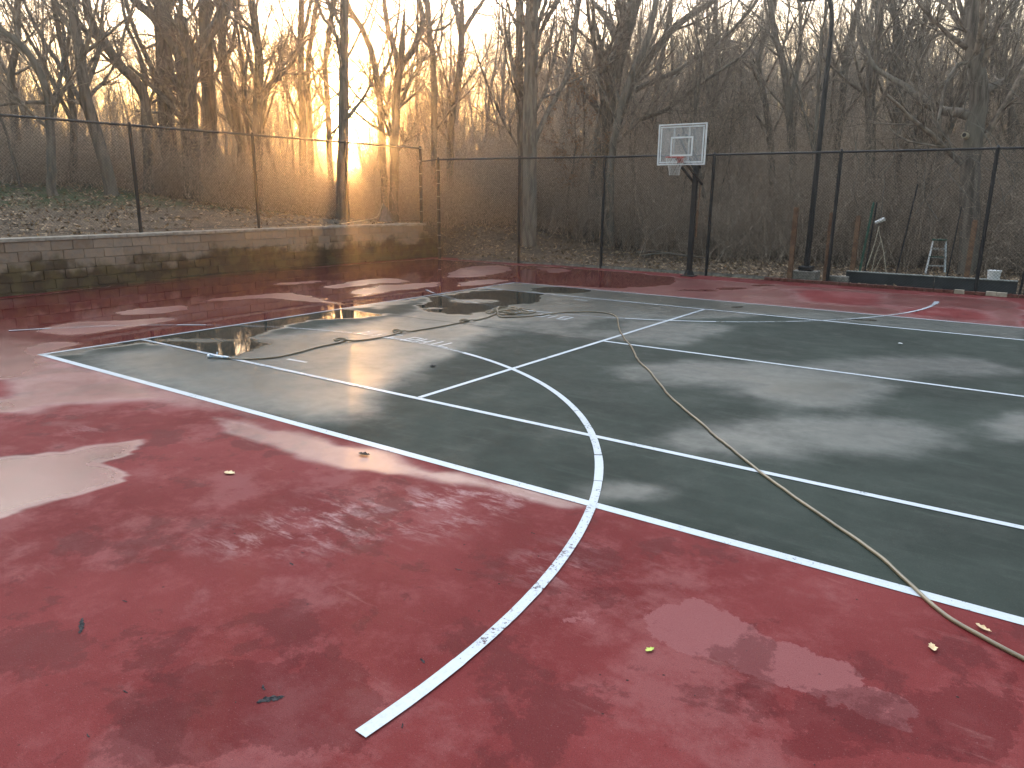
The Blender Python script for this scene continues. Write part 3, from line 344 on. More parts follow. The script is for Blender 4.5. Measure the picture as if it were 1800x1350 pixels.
# wet patches of the court: level (1 = standing water), softness in m, outline in m
WETPATCH = [
  [0.52, 0.29, [[0.32, 0.04], [1.11, 2.06], [1.31, 5.45], [0.24, 10.65], [2.63, 11.87], [6.4, 11.77], [6.41, 8.92], [4.62, 7.51], [3.7, 5.65], [4.5, 2.74], [5.81, 0.14], [4.86, -0.01], [3.18, -0.07]]],
  [0.52, 0.12, [[0.86, -0.83], [0.16, -0.08], [3.18, -0.07], [4.51, -0.15], [3.31, -0.4], [2.45, -1.45]]],
  [0.56, 0.05, [[4.2, -0.38], [5.39, -0.17], [6.77, -0.13], [8.42, 0.0], [8.39, -0.23], [7.79, -0.26], [7.06, -0.32], [6.2, -0.6], [5.16, -0.55]]],
  [0.58, 0.07, [[6.66, -0.03], [6.7, -0.14], [6.65, -0.28], [6.53, -0.4], [6.36, -0.49], [6.2, -0.52], [6.07, -0.47], [6.02, -0.37], [6.07, -0.22], [6.2, -0.09], [6.37, 0.0], [6.54, 0.02]]],
  [0.36, 0.17, [[2.64, 5.93], [4.53, 7.04], [5.5, 5.48], [5.09, 5.16], [3.33, 5.36]]],
  [0.14, 0.2, [[7.03, 2.56], [7.12, 2.15], [7.0, 1.74], [6.71, 1.41], [6.32, 1.22], [5.9, 1.23], [5.56, 1.44], [5.38, 1.83], [5.46, 2.3], [5.78, 2.71], [6.26, 2.91], [6.72, 2.85]]],
  [0.2, 0.16, [[5.75, 1.89], [5.86, 1.67], [5.86, 1.46], [5.75, 1.31], [5.57, 1.25], [5.35, 1.29], [5.15, 1.43], [5.01, 1.65], [4.99, 1.88], [5.1, 2.05], [5.31, 2.12], [5.55, 2.05]]],
  [0.56, 0.1, [[0.03, 10.95], [10.62, 11.1], [10.66, 9.68], [0.21, 9.88]]],
  [0.35, 0.25, [[6.93, 10.66], [10.63, 10.75], [10.65, 9.98], [7.23, 9.57]]],
  [0.42, 0.24, [[4.62, 7.51], [6.89, 8.38], [6.63, 5.81], [5.43, 5.43]]],
  [0.15, 0.27, [[7.34, 7.52], [10.68, 8.96], [10.79, 5.72], [8.75, 5.2]]],
  [0.46, 0.3, [[8.71, 5.37], [8.66, 4.84], [8.34, 4.26], [7.84, 3.77], [7.28, 3.45], [6.77, 3.39], [6.43, 3.62], [6.39, 4.11], [6.68, 4.75], [7.24, 5.34], [7.9, 5.69], [8.44, 5.69]]],
  [0.55, 0.28, [[9.68, 4.88], [9.64, 4.4], [9.42, 3.92], [9.08, 3.56], [8.7, 3.38], [8.36, 3.42], [8.13, 3.7], [8.1, 4.17], [8.31, 4.71], [8.69, 5.16], [9.14, 5.35], [9.51, 5.24]]],
  [0.46, 0.26, [[10.68, 7.28], [10.54, 6.8], [10.15, 6.25], [9.62, 5.75], [9.07, 5.42], [8.62, 5.33], [8.39, 5.52], [8.46, 5.97], [8.84, 6.55], [9.43, 7.12], [10.04, 7.48], [10.5, 7.53]]],
  [0.55, 0.16, [[11.11, 4.34], [11.07, 3.94], [10.96, 3.6], [10.82, 3.41], [10.67, 3.38], [10.54, 3.55], [10.48, 3.87], [10.49, 4.29], [10.6, 4.68], [10.76, 4.93], [10.94, 4.94], [11.06, 4.71]]],
  [0.1, 0.13, [[10.57, 4.68], [10.53, 4.41], [10.38, 4.14], [10.18, 3.93], [9.97, 3.83], [9.79, 3.86], [9.7, 4.03], [9.73, 4.29], [9.87, 4.58], [10.09, 4.82], [10.32, 4.93], [10.5, 4.87]]],
  [0.46, 0.26, [[10.51, 3.46], [10.37, 2.96], [9.97, 2.39], [9.4, 1.87], [8.8, 1.52], [8.29, 1.4], [7.99, 1.57], [8.01, 2.01], [8.39, 2.64], [9.04, 3.27], [9.76, 3.68], [10.3, 3.73]]],
  [0.44, 0.11, [[8.86, 0.63], [8.87, 0.46], [8.78, 0.27], [8.61, 0.11], [8.42, 0.01], [8.24, -0.01], [8.12, 0.08], [8.09, 0.24], [8.18, 0.44], [8.35, 0.62], [8.57, 0.73], [8.75, 0.73]]],
  [0.26, 0.15, [[7.78, 1.62], [7.79, 1.44], [7.68, 1.22], [7.48, 1.02], [7.23, 0.89], [7.01, 0.85], [6.85, 0.93], [6.82, 1.1], [6.93, 1.33], [7.15, 1.55], [7.41, 1.69], [7.65, 1.72]]],
  [0.1, 0.14, [[10.82, 0.97], [10.75, 0.73], [10.55, 0.46], [10.28, 0.21], [10.0, 0.05], [9.77, 0.01], [9.65, 0.11], [9.68, 0.33], [9.87, 0.63], [10.17, 0.91], [10.49, 1.09], [10.72, 1.11]]],
  [0.55, 0.09, [[-2.52, 14.57], [10.49, 15.07], [10.62, 11.1], [0.03, 10.95]]],
  [0.12, 0.22, [[5.87, 14.11], [7.78, 14.58], [8.29, 12.23], [6.78, 12.07]]],
  [0.12, 0.18, [[8.5, 12.4], [9.93, 13.05], [10.1, 11.37], [8.76, 11.13]]],
  [1.0, 0.06, [[-6.27, 1.53], [-6.72, 4.45], [-7.3, 7.84], [-6.12, 15.01], [-2.74, 14.89], [-1.06, 15.35], [2.64, 14.88], [3.14, 13.37], [2.78, 11.86], [1.55, 11.29], [0.03, 10.95], [0.05, -0.03], [0.5, -0.34], [0.15, -0.81]]],
  [1.0, 0.04, [[-0.89, -0.43], [-0.26, -0.13], [0.61, -0.25], [1.01, -0.65], [1.02, -1.13]]],
  [1.0, 0.04, [[1.79, -1.41], [2.31, -1.24], [2.61, -1.39], [2.45, -1.65]]],
  [0.52, 0.06, [[-2.93, 2.5], [-3.01, 3.06], [-2.74, 3.77], [-2.19, 3.54], [-2.05, 2.95], [-2.44, 2.38]]],
  [0.52, 0.13, [[-1.96, 0.73], [-2.38, 1.35], [-1.7, 2.33], [-1.44, 2.94], [-1.11, 2.5], [-1.11, 1.72], [-1.09, 0.92]]],
  [0.52, 0.07, [[-0.58, 0.01], [-0.88, 0.51], [-0.35, 0.81], [-0.24, 0.37], [0.07, -0.01], [-0.17, -0.06]]],
  [0.62, 0.09, [[-3.05, 4.02], [-3.23, 5.46], [-2.76, 6.22], [-1.8, 6.27], [0.06, 5.53], [-0.99, 5.58], [-2.24, 5.44], [-2.52, 4.56]]],
  [0.52, 0.1, [[-2.92, 7.3], [-3.28, 9.02], [-2.9, 9.86], [-2.23, 9.56], [-2.4, 8.17], [-2.32, 7.38]]],
  [0.62, 0.11, [[-2.0, 7.1], [-2.04, 8.76], [-1.5, 10.17], [-0.87, 9.28], [-1.03, 7.9], [-1.1, 6.6]]],
  [0.52, 0.13, [[-2.81, 11.64], [-3.53, 13.46], [-3.19, 14.75], [-1.93, 13.67], [-1.52, 11.94], [-1.77, 10.8]]],
  [0.6, 0.08, [[-1.11, 10.0], [-0.78, 11.46], [-0.34, 11.48], [-0.1, 10.53], [-0.59, 9.37]]],
  [0.52, 0.11, [[-1.82, 14.69], [-1.0, 14.92], [-0.15, 14.31], [-0.66, 13.46]]],
  [0.52, 0.07, [[0.25, 5.78], [0.12, 6.69], [0.25, 7.24], [0.46, 6.34], [0.58, 5.3]]],
  [0.5, 0.16, [[-4.63, 6.62], [-4.17, 7.94], [-3.72, 8.65], [-3.81, 7.3]]],
  [0.7, 0.06, [[0.14, 1.3], [0.06, 2.99], [0.16, 2.02]]],
  [0.6, 0.03, [[0.05, -0.03], [0.03, 10.95], [0.24, 10.65], [0.2, -0.1]]],
  [1.0, 0.05, [[0.34, 0.11], [0.03, 1.33], [0.03, 2.1], [0.06, 2.99], [0.03, 4.18], [0.1, 5.19], [1.23, 5.39], [1.02, 4.89], [0.59, 4.22], [0.64, 3.45], [0.97, 2.66], [1.14, 2.43], [1.56, 2.52], [1.96, 1.98], [2.14, 1.4], [1.55, 1.32], [0.78, 1.37], [0.27, 1.24], [0.23, 0.68]]],
  [0.62, 0.06, [[1.74, 2.55], [1.79, 2.47], [1.78, 2.39], [1.71, 2.31], [1.61, 2.26], [1.49, 2.25], [1.4, 2.28], [1.35, 2.36], [1.35, 2.45], [1.42, 2.53], [1.53, 2.58], [1.64, 2.59]]],
  [0.66, 0.09, [[1.17, 2.22], [1.2, 2.1], [1.1, 1.92], [0.9, 1.73], [0.65, 1.57], [0.42, 1.49], [0.25, 1.5], [0.21, 1.61], [0.3, 1.79], [0.51, 1.99], [0.77, 2.15], [1.01, 2.23]]],
  [1.0, 0.05, [[0.67, 6.61], [0.2, 7.65], [0.26, 8.95], [0.82, 9.82], [1.73, 9.51], [2.29, 8.45], [2.43, 7.24], [2.28, 6.22], [1.4, 6.04]]],
  [0.66, 0.1, [[1.81, 8.05], [1.85, 7.85], [1.76, 7.61], [1.56, 7.38], [1.3, 7.24], [1.05, 7.2], [0.87, 7.29], [0.81, 7.49], [0.89, 7.74], [1.1, 7.98], [1.37, 8.13], [1.63, 8.16]]],
  [0.66, 0.06, [[1.4, 6.61], [1.45, 6.51], [1.44, 6.39], [1.38, 6.31], [1.28, 6.26], [1.16, 6.27], [1.06, 6.34], [1.01, 6.44], [1.02, 6.55], [1.08, 6.64], [1.19, 6.69], [1.31, 6.68]]],
  [1.0, 0.08, [[2.17, 10.79], [2.27, 10.46], [2.21, 10.13], [2.02, 9.88], [1.75, 9.76], [1.46, 9.81], [1.23, 10.02], [1.11, 10.34], [1.15, 10.69], [1.35, 10.97], [1.64, 11.09], [1.94, 11.02]]],
  [1.0, 0.03, [[5.97, 10.28], [5.99, 10.18], [5.97, 10.08], [5.92, 10.02], [5.85, 9.99], [5.79, 10.02], [5.74, 10.09], [5.73, 10.19], [5.75, 10.28], [5.8, 10.35], [5.87, 10.38], [5.93, 10.35]]],
  [0.9, 0.04, [[8.48, 10.32], [8.46, 10.22], [8.39, 10.1], [8.29, 10.0], [8.18, 9.93], [8.09, 9.93], [8.05, 9.98], [8.06, 10.08], [8.13, 10.2], [8.23, 10.3], [8.34, 10.37], [8.43, 10.37]]],
  [1.0, 0.06, [[4.96, 13.5], [4.96, 13.36], [4.89, 13.2], [4.78, 13.07], [4.64, 12.99], [4.52, 13.0], [4.44, 13.08], [4.43, 13.22], [4.5, 13.38], [4.62, 13.52], [4.76, 13.59], [4.88, 13.59]]],
  [1.0, 0.07, [[5.33, 14.56], [5.33, 14.43], [5.27, 14.3], [5.17, 14.18], [5.05, 14.11], [4.94, 14.12], [4.88, 14.19], [4.88, 14.31], [4.94, 14.45], [5.04, 14.57], [5.16, 14.64], [5.27, 14.63]]],
  [0.8, 0.07, [[4.6, 12.79], [4.59, 12.64], [4.46, 12.43], [4.27, 12.24], [4.05, 12.09], [3.87, 12.04], [3.77, 12.1], [3.78, 12.25], [3.9, 12.45], [4.1, 12.65], [4.32, 12.8], [4.51, 12.85]]],
  [1.0, 0.02, [[3.9, -2.26], [4.06, -2.08], [4.16, -1.86], [4.21, -1.7], [4.28, -1.51], [4.54, -1.14], [4.75, -1.39], [4.77, -1.68], [5.08, -1.68], [5.27, -1.75], [5.28, -1.99], [5.27, -2.26], [5.26, -2.54], [5.18, -2.71]]],
  [0.5, 0.09, [[2.96, -1.12], [3.01, -1.18], [2.99, -1.27], [2.89, -1.37], [2.75, -1.45], [2.6, -1.5], [2.48, -1.49], [2.42, -1.43], [2.44, -1.33], [2.54, -1.23], [2.69, -1.14], [2.85, -1.1]]],
  [0.3, 0.08, [[3.74, -1.09], [3.77, -1.15], [3.73, -1.24], [3.63, -1.35], [3.49, -1.43], [3.34, -1.47], [3.23, -1.47], [3.19, -1.41], [3.22, -1.31], [3.33, -1.21], [3.48, -1.12], [3.63, -1.08]]],
]

def inside(px_, py_, pts):
    m = np.zeros(px_.shape, bool); a = pts[-1]
    for b in pts:
        m ^= ((b[1] > py_) != (a[1] > py_)) & (px_ < (a[0] - b[0]) * (py_ - b[1]) / (a[1] - b[1] + 1e-9) + b[0]); a = b
    return m.astype(float)
def soften(a, s):
    if s < .3: return a
    k = np.exp(-np.arange(-int(3 * s) - 1, int(3 * s) + 2) ** 2 / (2 * s * s)); k /= k.sum(); r = len(k) // 2
    for ax in (0, 1):
        a = np.apply_along_axis(lambda v: np.convolve(np.pad(v, r, 'edge'), k, 'valid'), ax, a)
    return a
WX_, WY_ = np.meshgrid(np.arange(-7, 20.01, .1), np.arange(-4.4, 16.01, .1)); WG = np.full(WX_.shape, .06)
for lv, soft, pts in WETPATCH:
    mk = soften(inside(WX_, WY_, pts), min(soft, .8) / .1); WG = WG * (1 - mk) + lv * mk
def pmask(polys, s, x, y):
    g_ = np.zeros(WX_.shape)
    for q in polys: g_ = np.maximum(g_, soften(inside(WX_, WY_, q), s / .1))
    i = np.clip(((x + 7) / .1), 0, WX_.shape[1] - 1).astype(int); j = np.clip((y + 4.4) / .1, 0, WX_.shape[0] - 1).astype(int)
    return g_[j, i].ravel()
def wetf(x, y):
    x = np.asarray(x, float); y = np.asarray(y, float)
    far = sm((y - 1.0) / 4)
    dx = x + (.10 + .16 * far) * fbm(x * 1.3, y * 1.3) + (.05 + .07 * far) * fbm(x * 4 + 40, y * 4); dy = y + (.10 + .16 * far) * fbm(x * 1.3 + 91, y * 1.3 + 33) + (.05 + .07 * far) * fbm(x * 4, y * 4 + 70)
    gx_ = np.clip((dx + 7) / .1, 0, WG.shape[1] - 1.001); gy_ = np.clip((dy + 4.4) / .1, 0, WG.shape[0] - 1.001)
    i = gx_.astype(int); j = gy_.astype(int); fx = gx_ - i; fy = gy_ - j
    w = (WG[j, i] * (1 - fx) + WG[j, i + 1] * fx) * (1 - fy) + (WG[j + 1, i] * (1 - fx) + WG[j + 1, i + 1] * fx) * fy
    return np.clip(w + .06 * fbm(x * 1.7, y * 1.7), 0, 1)

def court_common(m, w):
    """roughness, wet darkening, bump; returns (damp, puddle) masks"""
    n1 = m.noise(2.2, 5, 0.6); n2 = m.noise(14, 4, 0.6)
    ww = m.math('ADD', w, m.math('MULTIPLY', m.math('SUBTRACT', n1, .5), .30))
    ww = m.math('ADD', ww, m.math('MULTIPLY', m.math('SUBTRACT', n2, .5), .05))
    damp = m.ramp(ww, .16, .60); pud = m.ramp(ww, .68, .90)
    return damp, pud
m = Mat('court_acrylic_paint', 0.6, 0.5)
w = m.attr('wet'); damp, pud = court_common(m, w)
P = m.pos(); sep = m.n('ShaderNodeSeparateXYZ'); m.L(P, sep.inputs[0])
gmask = m.math('MULTIPLY', m.math('MULTIPLY', m.math('GREATER_THAN', sep.outputs['X'], 0.0), m.math('GREATER_THAN', sep.outputs['Y'], 0.0)), m.math('LESS_THAN', sep.outputs['Y'], 10.97))
big = m.noise(.55, 5, 0.6); mid = m.noise(3.1, 8, 0.72, 0.1); fine = m.noise(45, 4, 0.7); grit = m.noise(190, 2, 0.6)
streak = m.noise(3.0, 5, 0.65, 0.3, stretch=(.35, 2.2, 1))
red = m.mix(m.ramp(big, .36, .66), (.112, .0125, .0135), (.155, .026, .027))
red = m.mix(m.ramp(mid, .46, .70, 0, .60), red, (.200, .058, .058))                 # chalky bloom
dk = m.ramp(m.noise(1.2, 8, 0.70, 0.15), .545, .590, 0, .50)
red = m.mix(m.ramp(m.noise(.9, 7, .7), .50, .62, 0, .55), red, (.215, .075, .075))
chf = m.math('ADD', m.attr('chalk'), m.math('MULTIPLY', m.math('SUBTRACT', m.noise(2.6, 8, .70), .5), 2.4)); cmask = m.ramp(chf, .50, .56)
red = m.mix(m.math('MULTIPLY', cmask, .85), red, (.205, .070, .072))
dmf = m.math('ADD', m.attr('dampred'), m.math('MULTIPLY', m.math('SUBTRACT', m.noise(2.2, 8, .70, .2), .5), 2.4)); dmask = m.ramp(dmf, .52, .60)
red = m.mix(m.math('MULTIPLY', dmask, .42), red, (.058, .004, .0055))
scf = m.math('MULTIPLY', m.attr('scuff'), m.ramp(m.noise(5.0, 8, .74, .3, stretch=(.6, 1.6, 1)), .46, .66)); red = m.mix(m.math('MULTIPLY', scf, .75), red, (.38, .25, .25))
red = m.mix(dk, red, (.062, .0045, .006))                                             # damp islands with crisp edges
red = m.mix(m.ramp(streak, .62, .85, 0, .40), red, (.42, .24, .22))                  # scuffs
red = m.mix(m.ramp(fine, .66, .74, 0, .5), red, (.10, .014, .018))
grn = m.mix(m.ramp(big, .35, .65), (.018, .026, .022), (.030, .041, .035))
grn = m.mix(m.ramp(streak, .50, .72, 0, .6), grn, (.042, .054, .047))
grn = m.mix(m.ramp(mid, .62, .75, 0, .5), grn, (.010, .016, .014))
colr = m.mix(gmask, red, grn)
pit = m.n('ShaderNodeTexVoronoi'); pit.inputs['Scale'].default_value = 9.0; m.L(P, pit.inputs['Vector'])
psep = m.n('ShaderNodeSeparateColor'); m.L(pit.outputs['Color'], psep.inputs[0])
pm = m.math('MULTIPLY', m.ramp(pit.outputs['Distance'], .045, .08, 1, 0), m.math('GREATER_THAN', psep.outputs[0], .40))
colr = m.mix(m.math('MULTIPLY', pm, m.ramp(m.noise(1.0, 3), .42, .6)), colr, (.02, .012, .012))
colr = m.mix(m.math('MULTIPLY', damp, .12), colr, (.02, .006, .006))
colr = m.mix(m.math('MULTIPLY', pud, .12), colr, (.02, .006, .006))
colr = m.mix(m.ramp(grit, .50, .72, 0, .45), colr, (.02, .008, .008)); colr = m.mix(m.ramp(m.noise(120, 3, .7), .60, .74, 0, .22), colr, (.40, .33, .33)); m.base(colr)
rg = m.ramp(mid, .3, .7, .68, .84); rg = m.math('SUBTRACT', rg, m.math('MULTIPLY', dk, .14))
r1 = m.n('ShaderNodeMix'); m.L(damp, r1.inputs[0]); m.L(rg, r1.inputs[2]); r1.inputs[3].default_value = .29
r2 = m.n('ShaderNodeMix'); m.L(pud, r2.inputs[0]); m.L(r1.outputs[0], r2.inputs[2]); m.L(m.attr('film'), r2.inputs[3])
m.L(r2.outputs[0], m.p.inputs['Roughness']); m.p.inputs['IOR'].default_value = 1.45; m.L(m.math('ADD', .10, m.math('MULTIPLY', damp, .60)), m.p.inputs['Specular IOR Level'])
hh = m.math('ADD', grit, m.math('MULTIPLY', fine, 1.0))
st = m.math('MULTIPLY', m.math('SUBTRACT', 1.0, pud), m.math('SUBTRACT', .34, m.math('MULTIPLY', damp, .20)))
m.bump(hh, st, .004); M['court'] = m.m

def paint(name, worn, tint=(.40, .45, .505)):
    m = Mat(name, 0.5, 0.5); w = m.attr('wet'); damp, pud = court_common(m, w)
    f = m.noise(38, 6, 0.8); g_ = m.noise(3, 3); m.base(m.mix(m.ramp(f, .4, .8), tint, tuple(c * .78 for c in tint)))
    r2 = m.n('ShaderNodeMix'); m.L(m.math('MAXIMUM', pud, m.math('MULTIPLY', damp, .6)), r2.inputs[0]); r2.inputs[2].default_value = .55; r2.inputs[3].default_value = .05
    m.L(r2.outputs[0], m.p.inputs['Roughness'])
    lo = .30 + .16 * worn
    a = m.ramp(m.math('ADD', f, m.math('MULTIPLY', m.math('SUBTRACT', g_, .5), .5)), lo - .06, lo + .10)
    if worn > .8: a = m.math('MULTIPLY', a, .6)
    m.L(a, m.p.inputs['Alpha']); return m.m
M['paint_fresh'] = paint('paint_fresh', -.4); M['paint_worn'] = paint('paint_worn', .56); M['paint_faint'] = paint('paint_faint', .9); M['paint_line'] = paint('paint_line', .10)

# ------------------------------------------------------------------ ground and court
WY = [-30, 0, 2, 8, 12, 16.5]; WX = [-6.5, -6.55, -6.62, -6.95, -6.95, -6.55]
def wallx(y): return np.interp(y, WY, WX)
def tz(x, y):
    x = np.asarray(x, float); y = np.asarray(y, float)
    s = np.interp(y, [5, 9, 12, 15], [.150, .145, .085, .035]); dx = np.clip(-7.0 - x, 0, 8.5)
    zl = 1.10 + dx * s - np.clip(-15.5 - x, 0, 80) * .012
    zb = 1.02 * sm((-0.8 - x) / 6.3) * sm((y - 15.75) / 2.2) - .08 * sm((y - 15.6) / .4) * sm((x + 1) / 2.0) + .06 * sm((y - 17) / 4)
    r = np.hypot(x - 10.8, y + 4.4)
    ang = np.degrees(np.arctan2(x - 10.8, y + 4.4))
    hill = sm((r - 36) / 70) * 9.5 * sm((ang + 42) / 16)
    left = sm((17.3 - y) / 1.8)
    z = np.where(x < wallx(y) - .12, zb * (1 - left) + zl * left, np.where(y > 15.7, zb, -.10))
    step = sm((wallx(y) - .12 - x) / .12)
    z = np.where((x >= wallx(y) - .26) & (x < wallx(y) - .12) & (y < 16.3), -.10 + (z + .10) * step, z)
    return z + hill + .05 * fbm(x * .7, y * .7) * (r > 20)
def axis(lo, hi, near_lo, near_hi, fine, coarse_n):
    a = np.arange(near_lo, near_hi, fine)
    l = near_lo - (near_lo - lo) * (np.linspace(1, 0, coarse_n, endpoint=False) ** 2.2)
    h = near_hi + (hi - near_hi) * (np.linspace(0, 1, coarse_n) ** 2.2)
    return np.unique(np.r_[l, a, h])
gx = np.unique(np.r_[axis(-400, 400, -17, 14, .32, 34), np.arange(-7.5, -6.4, .07)]); gy = axis(-200, 500, -2, 26, .32, 36)
X, Y = np.meshgrid(gx, gy, indexing='ij'); Z = tz(X, Y)
I = np.arange(X.size).reshape(X.shape); Q = np.stack([I[:-1, :-1], I[1:, :-1], I[1:, 1:], I[:-1, 1:]], -1).reshape(-1, 4)
grass = np.where((X < -7.5) & (Y < 15), sm((-10.0 - X) / 2.5), 0) * sm((15.5 - Y) / 3)
link('ground', npmesh('ground', np.stack([X, Y, Z], -1).reshape(-1, 3), Q, True, {'grass': grass.ravel()}), M['ground'])['kind'] = 'structure'

# court sheet
cx = np.r_[np.arange(-7.05, 12.8, .09), np.arange(12.8, 31, .6)]; cyv = np.r_[np.arange(-16, -4.2, .5), np.arange(-4.2, 15.72, .09)]
X, Y = np.meshgrid(cx, cyv, indexing='ij'); I = np.arange(X.size).reshape(X.shape); Q = np.stack([I[:-1, :-1], I[1:, :-1], I[1:, 1:], I[:-1, 1:]], -1).reshape(-1, 4)
court = link('tennis_court', npmesh('tennis_court', np.stack([X, Y, X * 0], -1).reshape(-1, 3), Q, False, {'wet': wetf(X, Y).ravel(), 'chalk': pmask(CHALK, .10, X, Y), 'scuff': pmask(SCUFF, .14, X, Y), 'dampred': pmask(DAMPRED, .14, X, Y), 'film': (.022 + .25 * sm((1.2 - Y) / 1.5)).ravel()}), M['court'])
court['kind'] = 'structure'
def strip(name, pts, w, mat, z=.004, step=.12, label=None, ragged=0.0):
    p = resample(pts, step); d = np.gradient(p, axis=0); d /= np.linalg.norm(d, axis=1, keepdims=True); nrm = np.stack([-d[:, 1], d[:, 0]], 1)
    hw = w / 2 * (1 + ragged * (rng.random(len(p)) - .5))[:, None]; hw2 = w / 2 * (1 + ragged * (rng.random(len(p)) - .5))[:, None]
    a = p + nrm * hw; b = p - nrm * hw2; V = np.concatenate([a, b]); n = len(p); i = np.arange(n - 1)
    me = npmesh(name, np.c_[V, np.full(2 * n, z)], np.stack([i, i + 1, i + 1 + n, i + n], -1)[:, ::-1], False, {'wet': wetf(V[:, 0], V[:, 1])})
    o = link(name, me, M[mat], court)
    if label: o['label'] = label
    return o
def arcpts(c, r, a0, a1): t = np.radians(np.linspace(a0, a1, 60)); return np.c_[c[0] + r * np.cos(t), c[1] + r * np.sin(t)]
W_ = .062
strip('sideline', [(0, 0), (26, 0)], .085, 'paint_line', label='white sideline nearest the camera'); strip('sideline', [(0, 10.97), (26, 10.97)], W_, 'paint_line')
strip('sideline', [(0, 1.37), (26, 1.37)], .065, 'paint_line', z=.006); strip('sideline', [(0, 9.6), (26, 9.6)], W_, 'paint_line', z=.006)
strip('baseline', [(0, -.04), (0, 11.0)], .075, 'paint_line', z=.005)
strip('service_line', [(5.485, 1.41), (5.485, 9.56)], W_, 'paint_line', z=.006); strip('center_line', [(5.52, 5.485), (26, 5.485)], W_, 'paint_line', z=.006)
CA, RA = (2.961, -2.160), 5.857
for a0, a1, mt in [(-4.4, 1.6, 'paint_fresh'), (1.6, 26, 'paint_worn'), (26.1, 31.8, 'paint_fresh'), (32, 45, 'paint_worn'), (45.1, 76, 'paint_line'), (76.1, 86.9, 'paint_faint'), (87, 93, 'paint_fresh'), (93.1, 124.4, 'paint_faint'), (124.5, 129.2, 'paint_fresh'), (129.3, 147.4, 'paint_faint'), (147.5, 153, 'paint_fresh')]:
    o = strip('basketball_arc', arcpts(CA, RA, a0, a1), .068 if mt == 'paint_fresh' else .064, mt, z=.008, ragged=.06)
CB, RB = (2.888, 13.418), 6.11
for a0, a1, mt in [(-.5, 3.6, 'paint_fresh'), (-26, -.6, 'paint_worn'), (-33, -26.1, 'paint_fresh'), (-57, -33.1, 'paint_faint'), (-72, -57.1, 'paint_line'), (-84.9, -72.1, 'paint_faint'), (-91.5, -85, 'paint_fresh'), (-120, -91.6, 'paint_faint'), (-126, -120.1, 'paint_fresh')]:
    strip('basketball_arc', arcpts(CB, RB, a0, a1), .10 if a1 == 3.6 else .060, mt, z=.008, ragged=.06)
for a, b in [((2.80, 1.80), (3.16, 1.82)), ((2.73, 9.27), (3.11, 9.20))]: strip('free_throw_mark', [a, b], .055, 'paint_fresh')
# taped names on the court
GL = {'B': [[(0, 0), (0, 1), (.85, 1), (.85, .54), (0, .52)], [(.85, .5), (1, .45), (1, 0), (0, 0)]], 'I': [[(.5, 0), (.5, 1)]],
      'G': [[(1, 1), (0, 1), (0, 0), (1, 0), (1, .45), (.55, .45)]], 'P': [[(0, 0), (0, 1), (1, 1), (1, .48), (0, .48)]], 'H': [[(0, 0), (0, 1)], [(1, 0), (1, 1)], [(0, .5), (1, .5)]], 'L': [[(0, 1), (0, 0), (1, 0)]]}
def word(org, ang, pitch, w, h, txt):
    ca, sa = math.cos(ang), math.sin(ang)
    k = 0.0
    for ch in txt:
        if ch == ' ': k += .75; continue
        V, Q = [], []
        for st in GL[ch]:
            for a, b in zip(st[:-1], st[1:]):
                a = np.array([a[0] * w + k * pitch, a[1] * h]); b = np.array([b[0] * w + k * pitch, b[1] * h]); d = (b - a) / np.linalg.norm(b - a); n = np.array([-d[1], d[0]]) * .019
                a = a - d * .019; b = b + d * .019
                i = len(V); V += [a + n, a - n, b - n, b + n]; Q.append([i, i + 1, i + 2, i + 3])
        V = np.array(V); V = np.c_[org[0] + V[:, 0] * ca - V[:, 1] * sa, org[1] + V[:, 0] * sa + V[:, 1] * ca, .004 + .0004 * np.repeat(np.arange(len(V) // 4), 4)]
        link('painted_letter', npmesh('painted_letter', V, Q, False, {'wet': wetf(V[:, 0], V[:, 1])}), M['paint_fresh'], court)
        k += 1
word((2.16, 3.665), 0, .242, .16, .30, 'BIG PHIL'); word((3.99, 7.12), math.pi, .242, .17, .30, 'BIG PHIL')
# long seam in the surfacing and torn scars
def wavy(a, b, n, amp):
    t = np.linspace(0, 1, n)[:, None]; p = np.array(a) * (1 - t) + np.array(b) * t; p[:, 1] += amp * fbm(p[:, 0] * 1.1, p[:, 0] * 0 + 3); return p
o = strip('surface_seam', wavy((0.1, 5.30), (5.44, 5.47), 60, .03), .022, 'asphalt_scar', z=.003, ragged=.9, label='long dark seam running across the green surface')
def scar(c, L, wd, ang, seed, label):
    r_ = np.random.default_rng(seed); n = 16; t = np.linspace(-1, 1, n)
    top = wd * (1 - t ** 2) ** .5 * (.4 + r_.random(n)); bot = -wd * (1 - t ** 2) ** .5 * (.4 + r_.random(n)); mid = .25 * wd * np.sin(t * 4 + seed)
    ca, sa = math.cos(ang), math.sin(ang); V = []
    for yy in (top + mid, bot + mid):
        for a, b in zip(t * L / 2, yy): V.append((c[0] + a * ca - b * sa, c[1] + a * sa + b * ca, .002))
    i = np.arange(n - 1); o = link('surface_scar', npmesh('surface_scar', V, np.stack([i, i + n, i + n + 1, i + 1], -1)), M['asphalt_scar'], court)
    if label: o['label'] = label
scar((7.08, -2.88), .16, .012, -.5, 1, 'thin dark tear in the red paint'); scar((8.32, -2.68), .12, .020, .95, 2, 'wider dark gouge in the red paint')
for k in range(14): scar((random.uniform(6.6, 10.2), random.uniform(-3.4, -.9)), random.uniform(.015, .05), random.uniform(.003, .007), random.uniform(-1, 1), 10 + k, None)
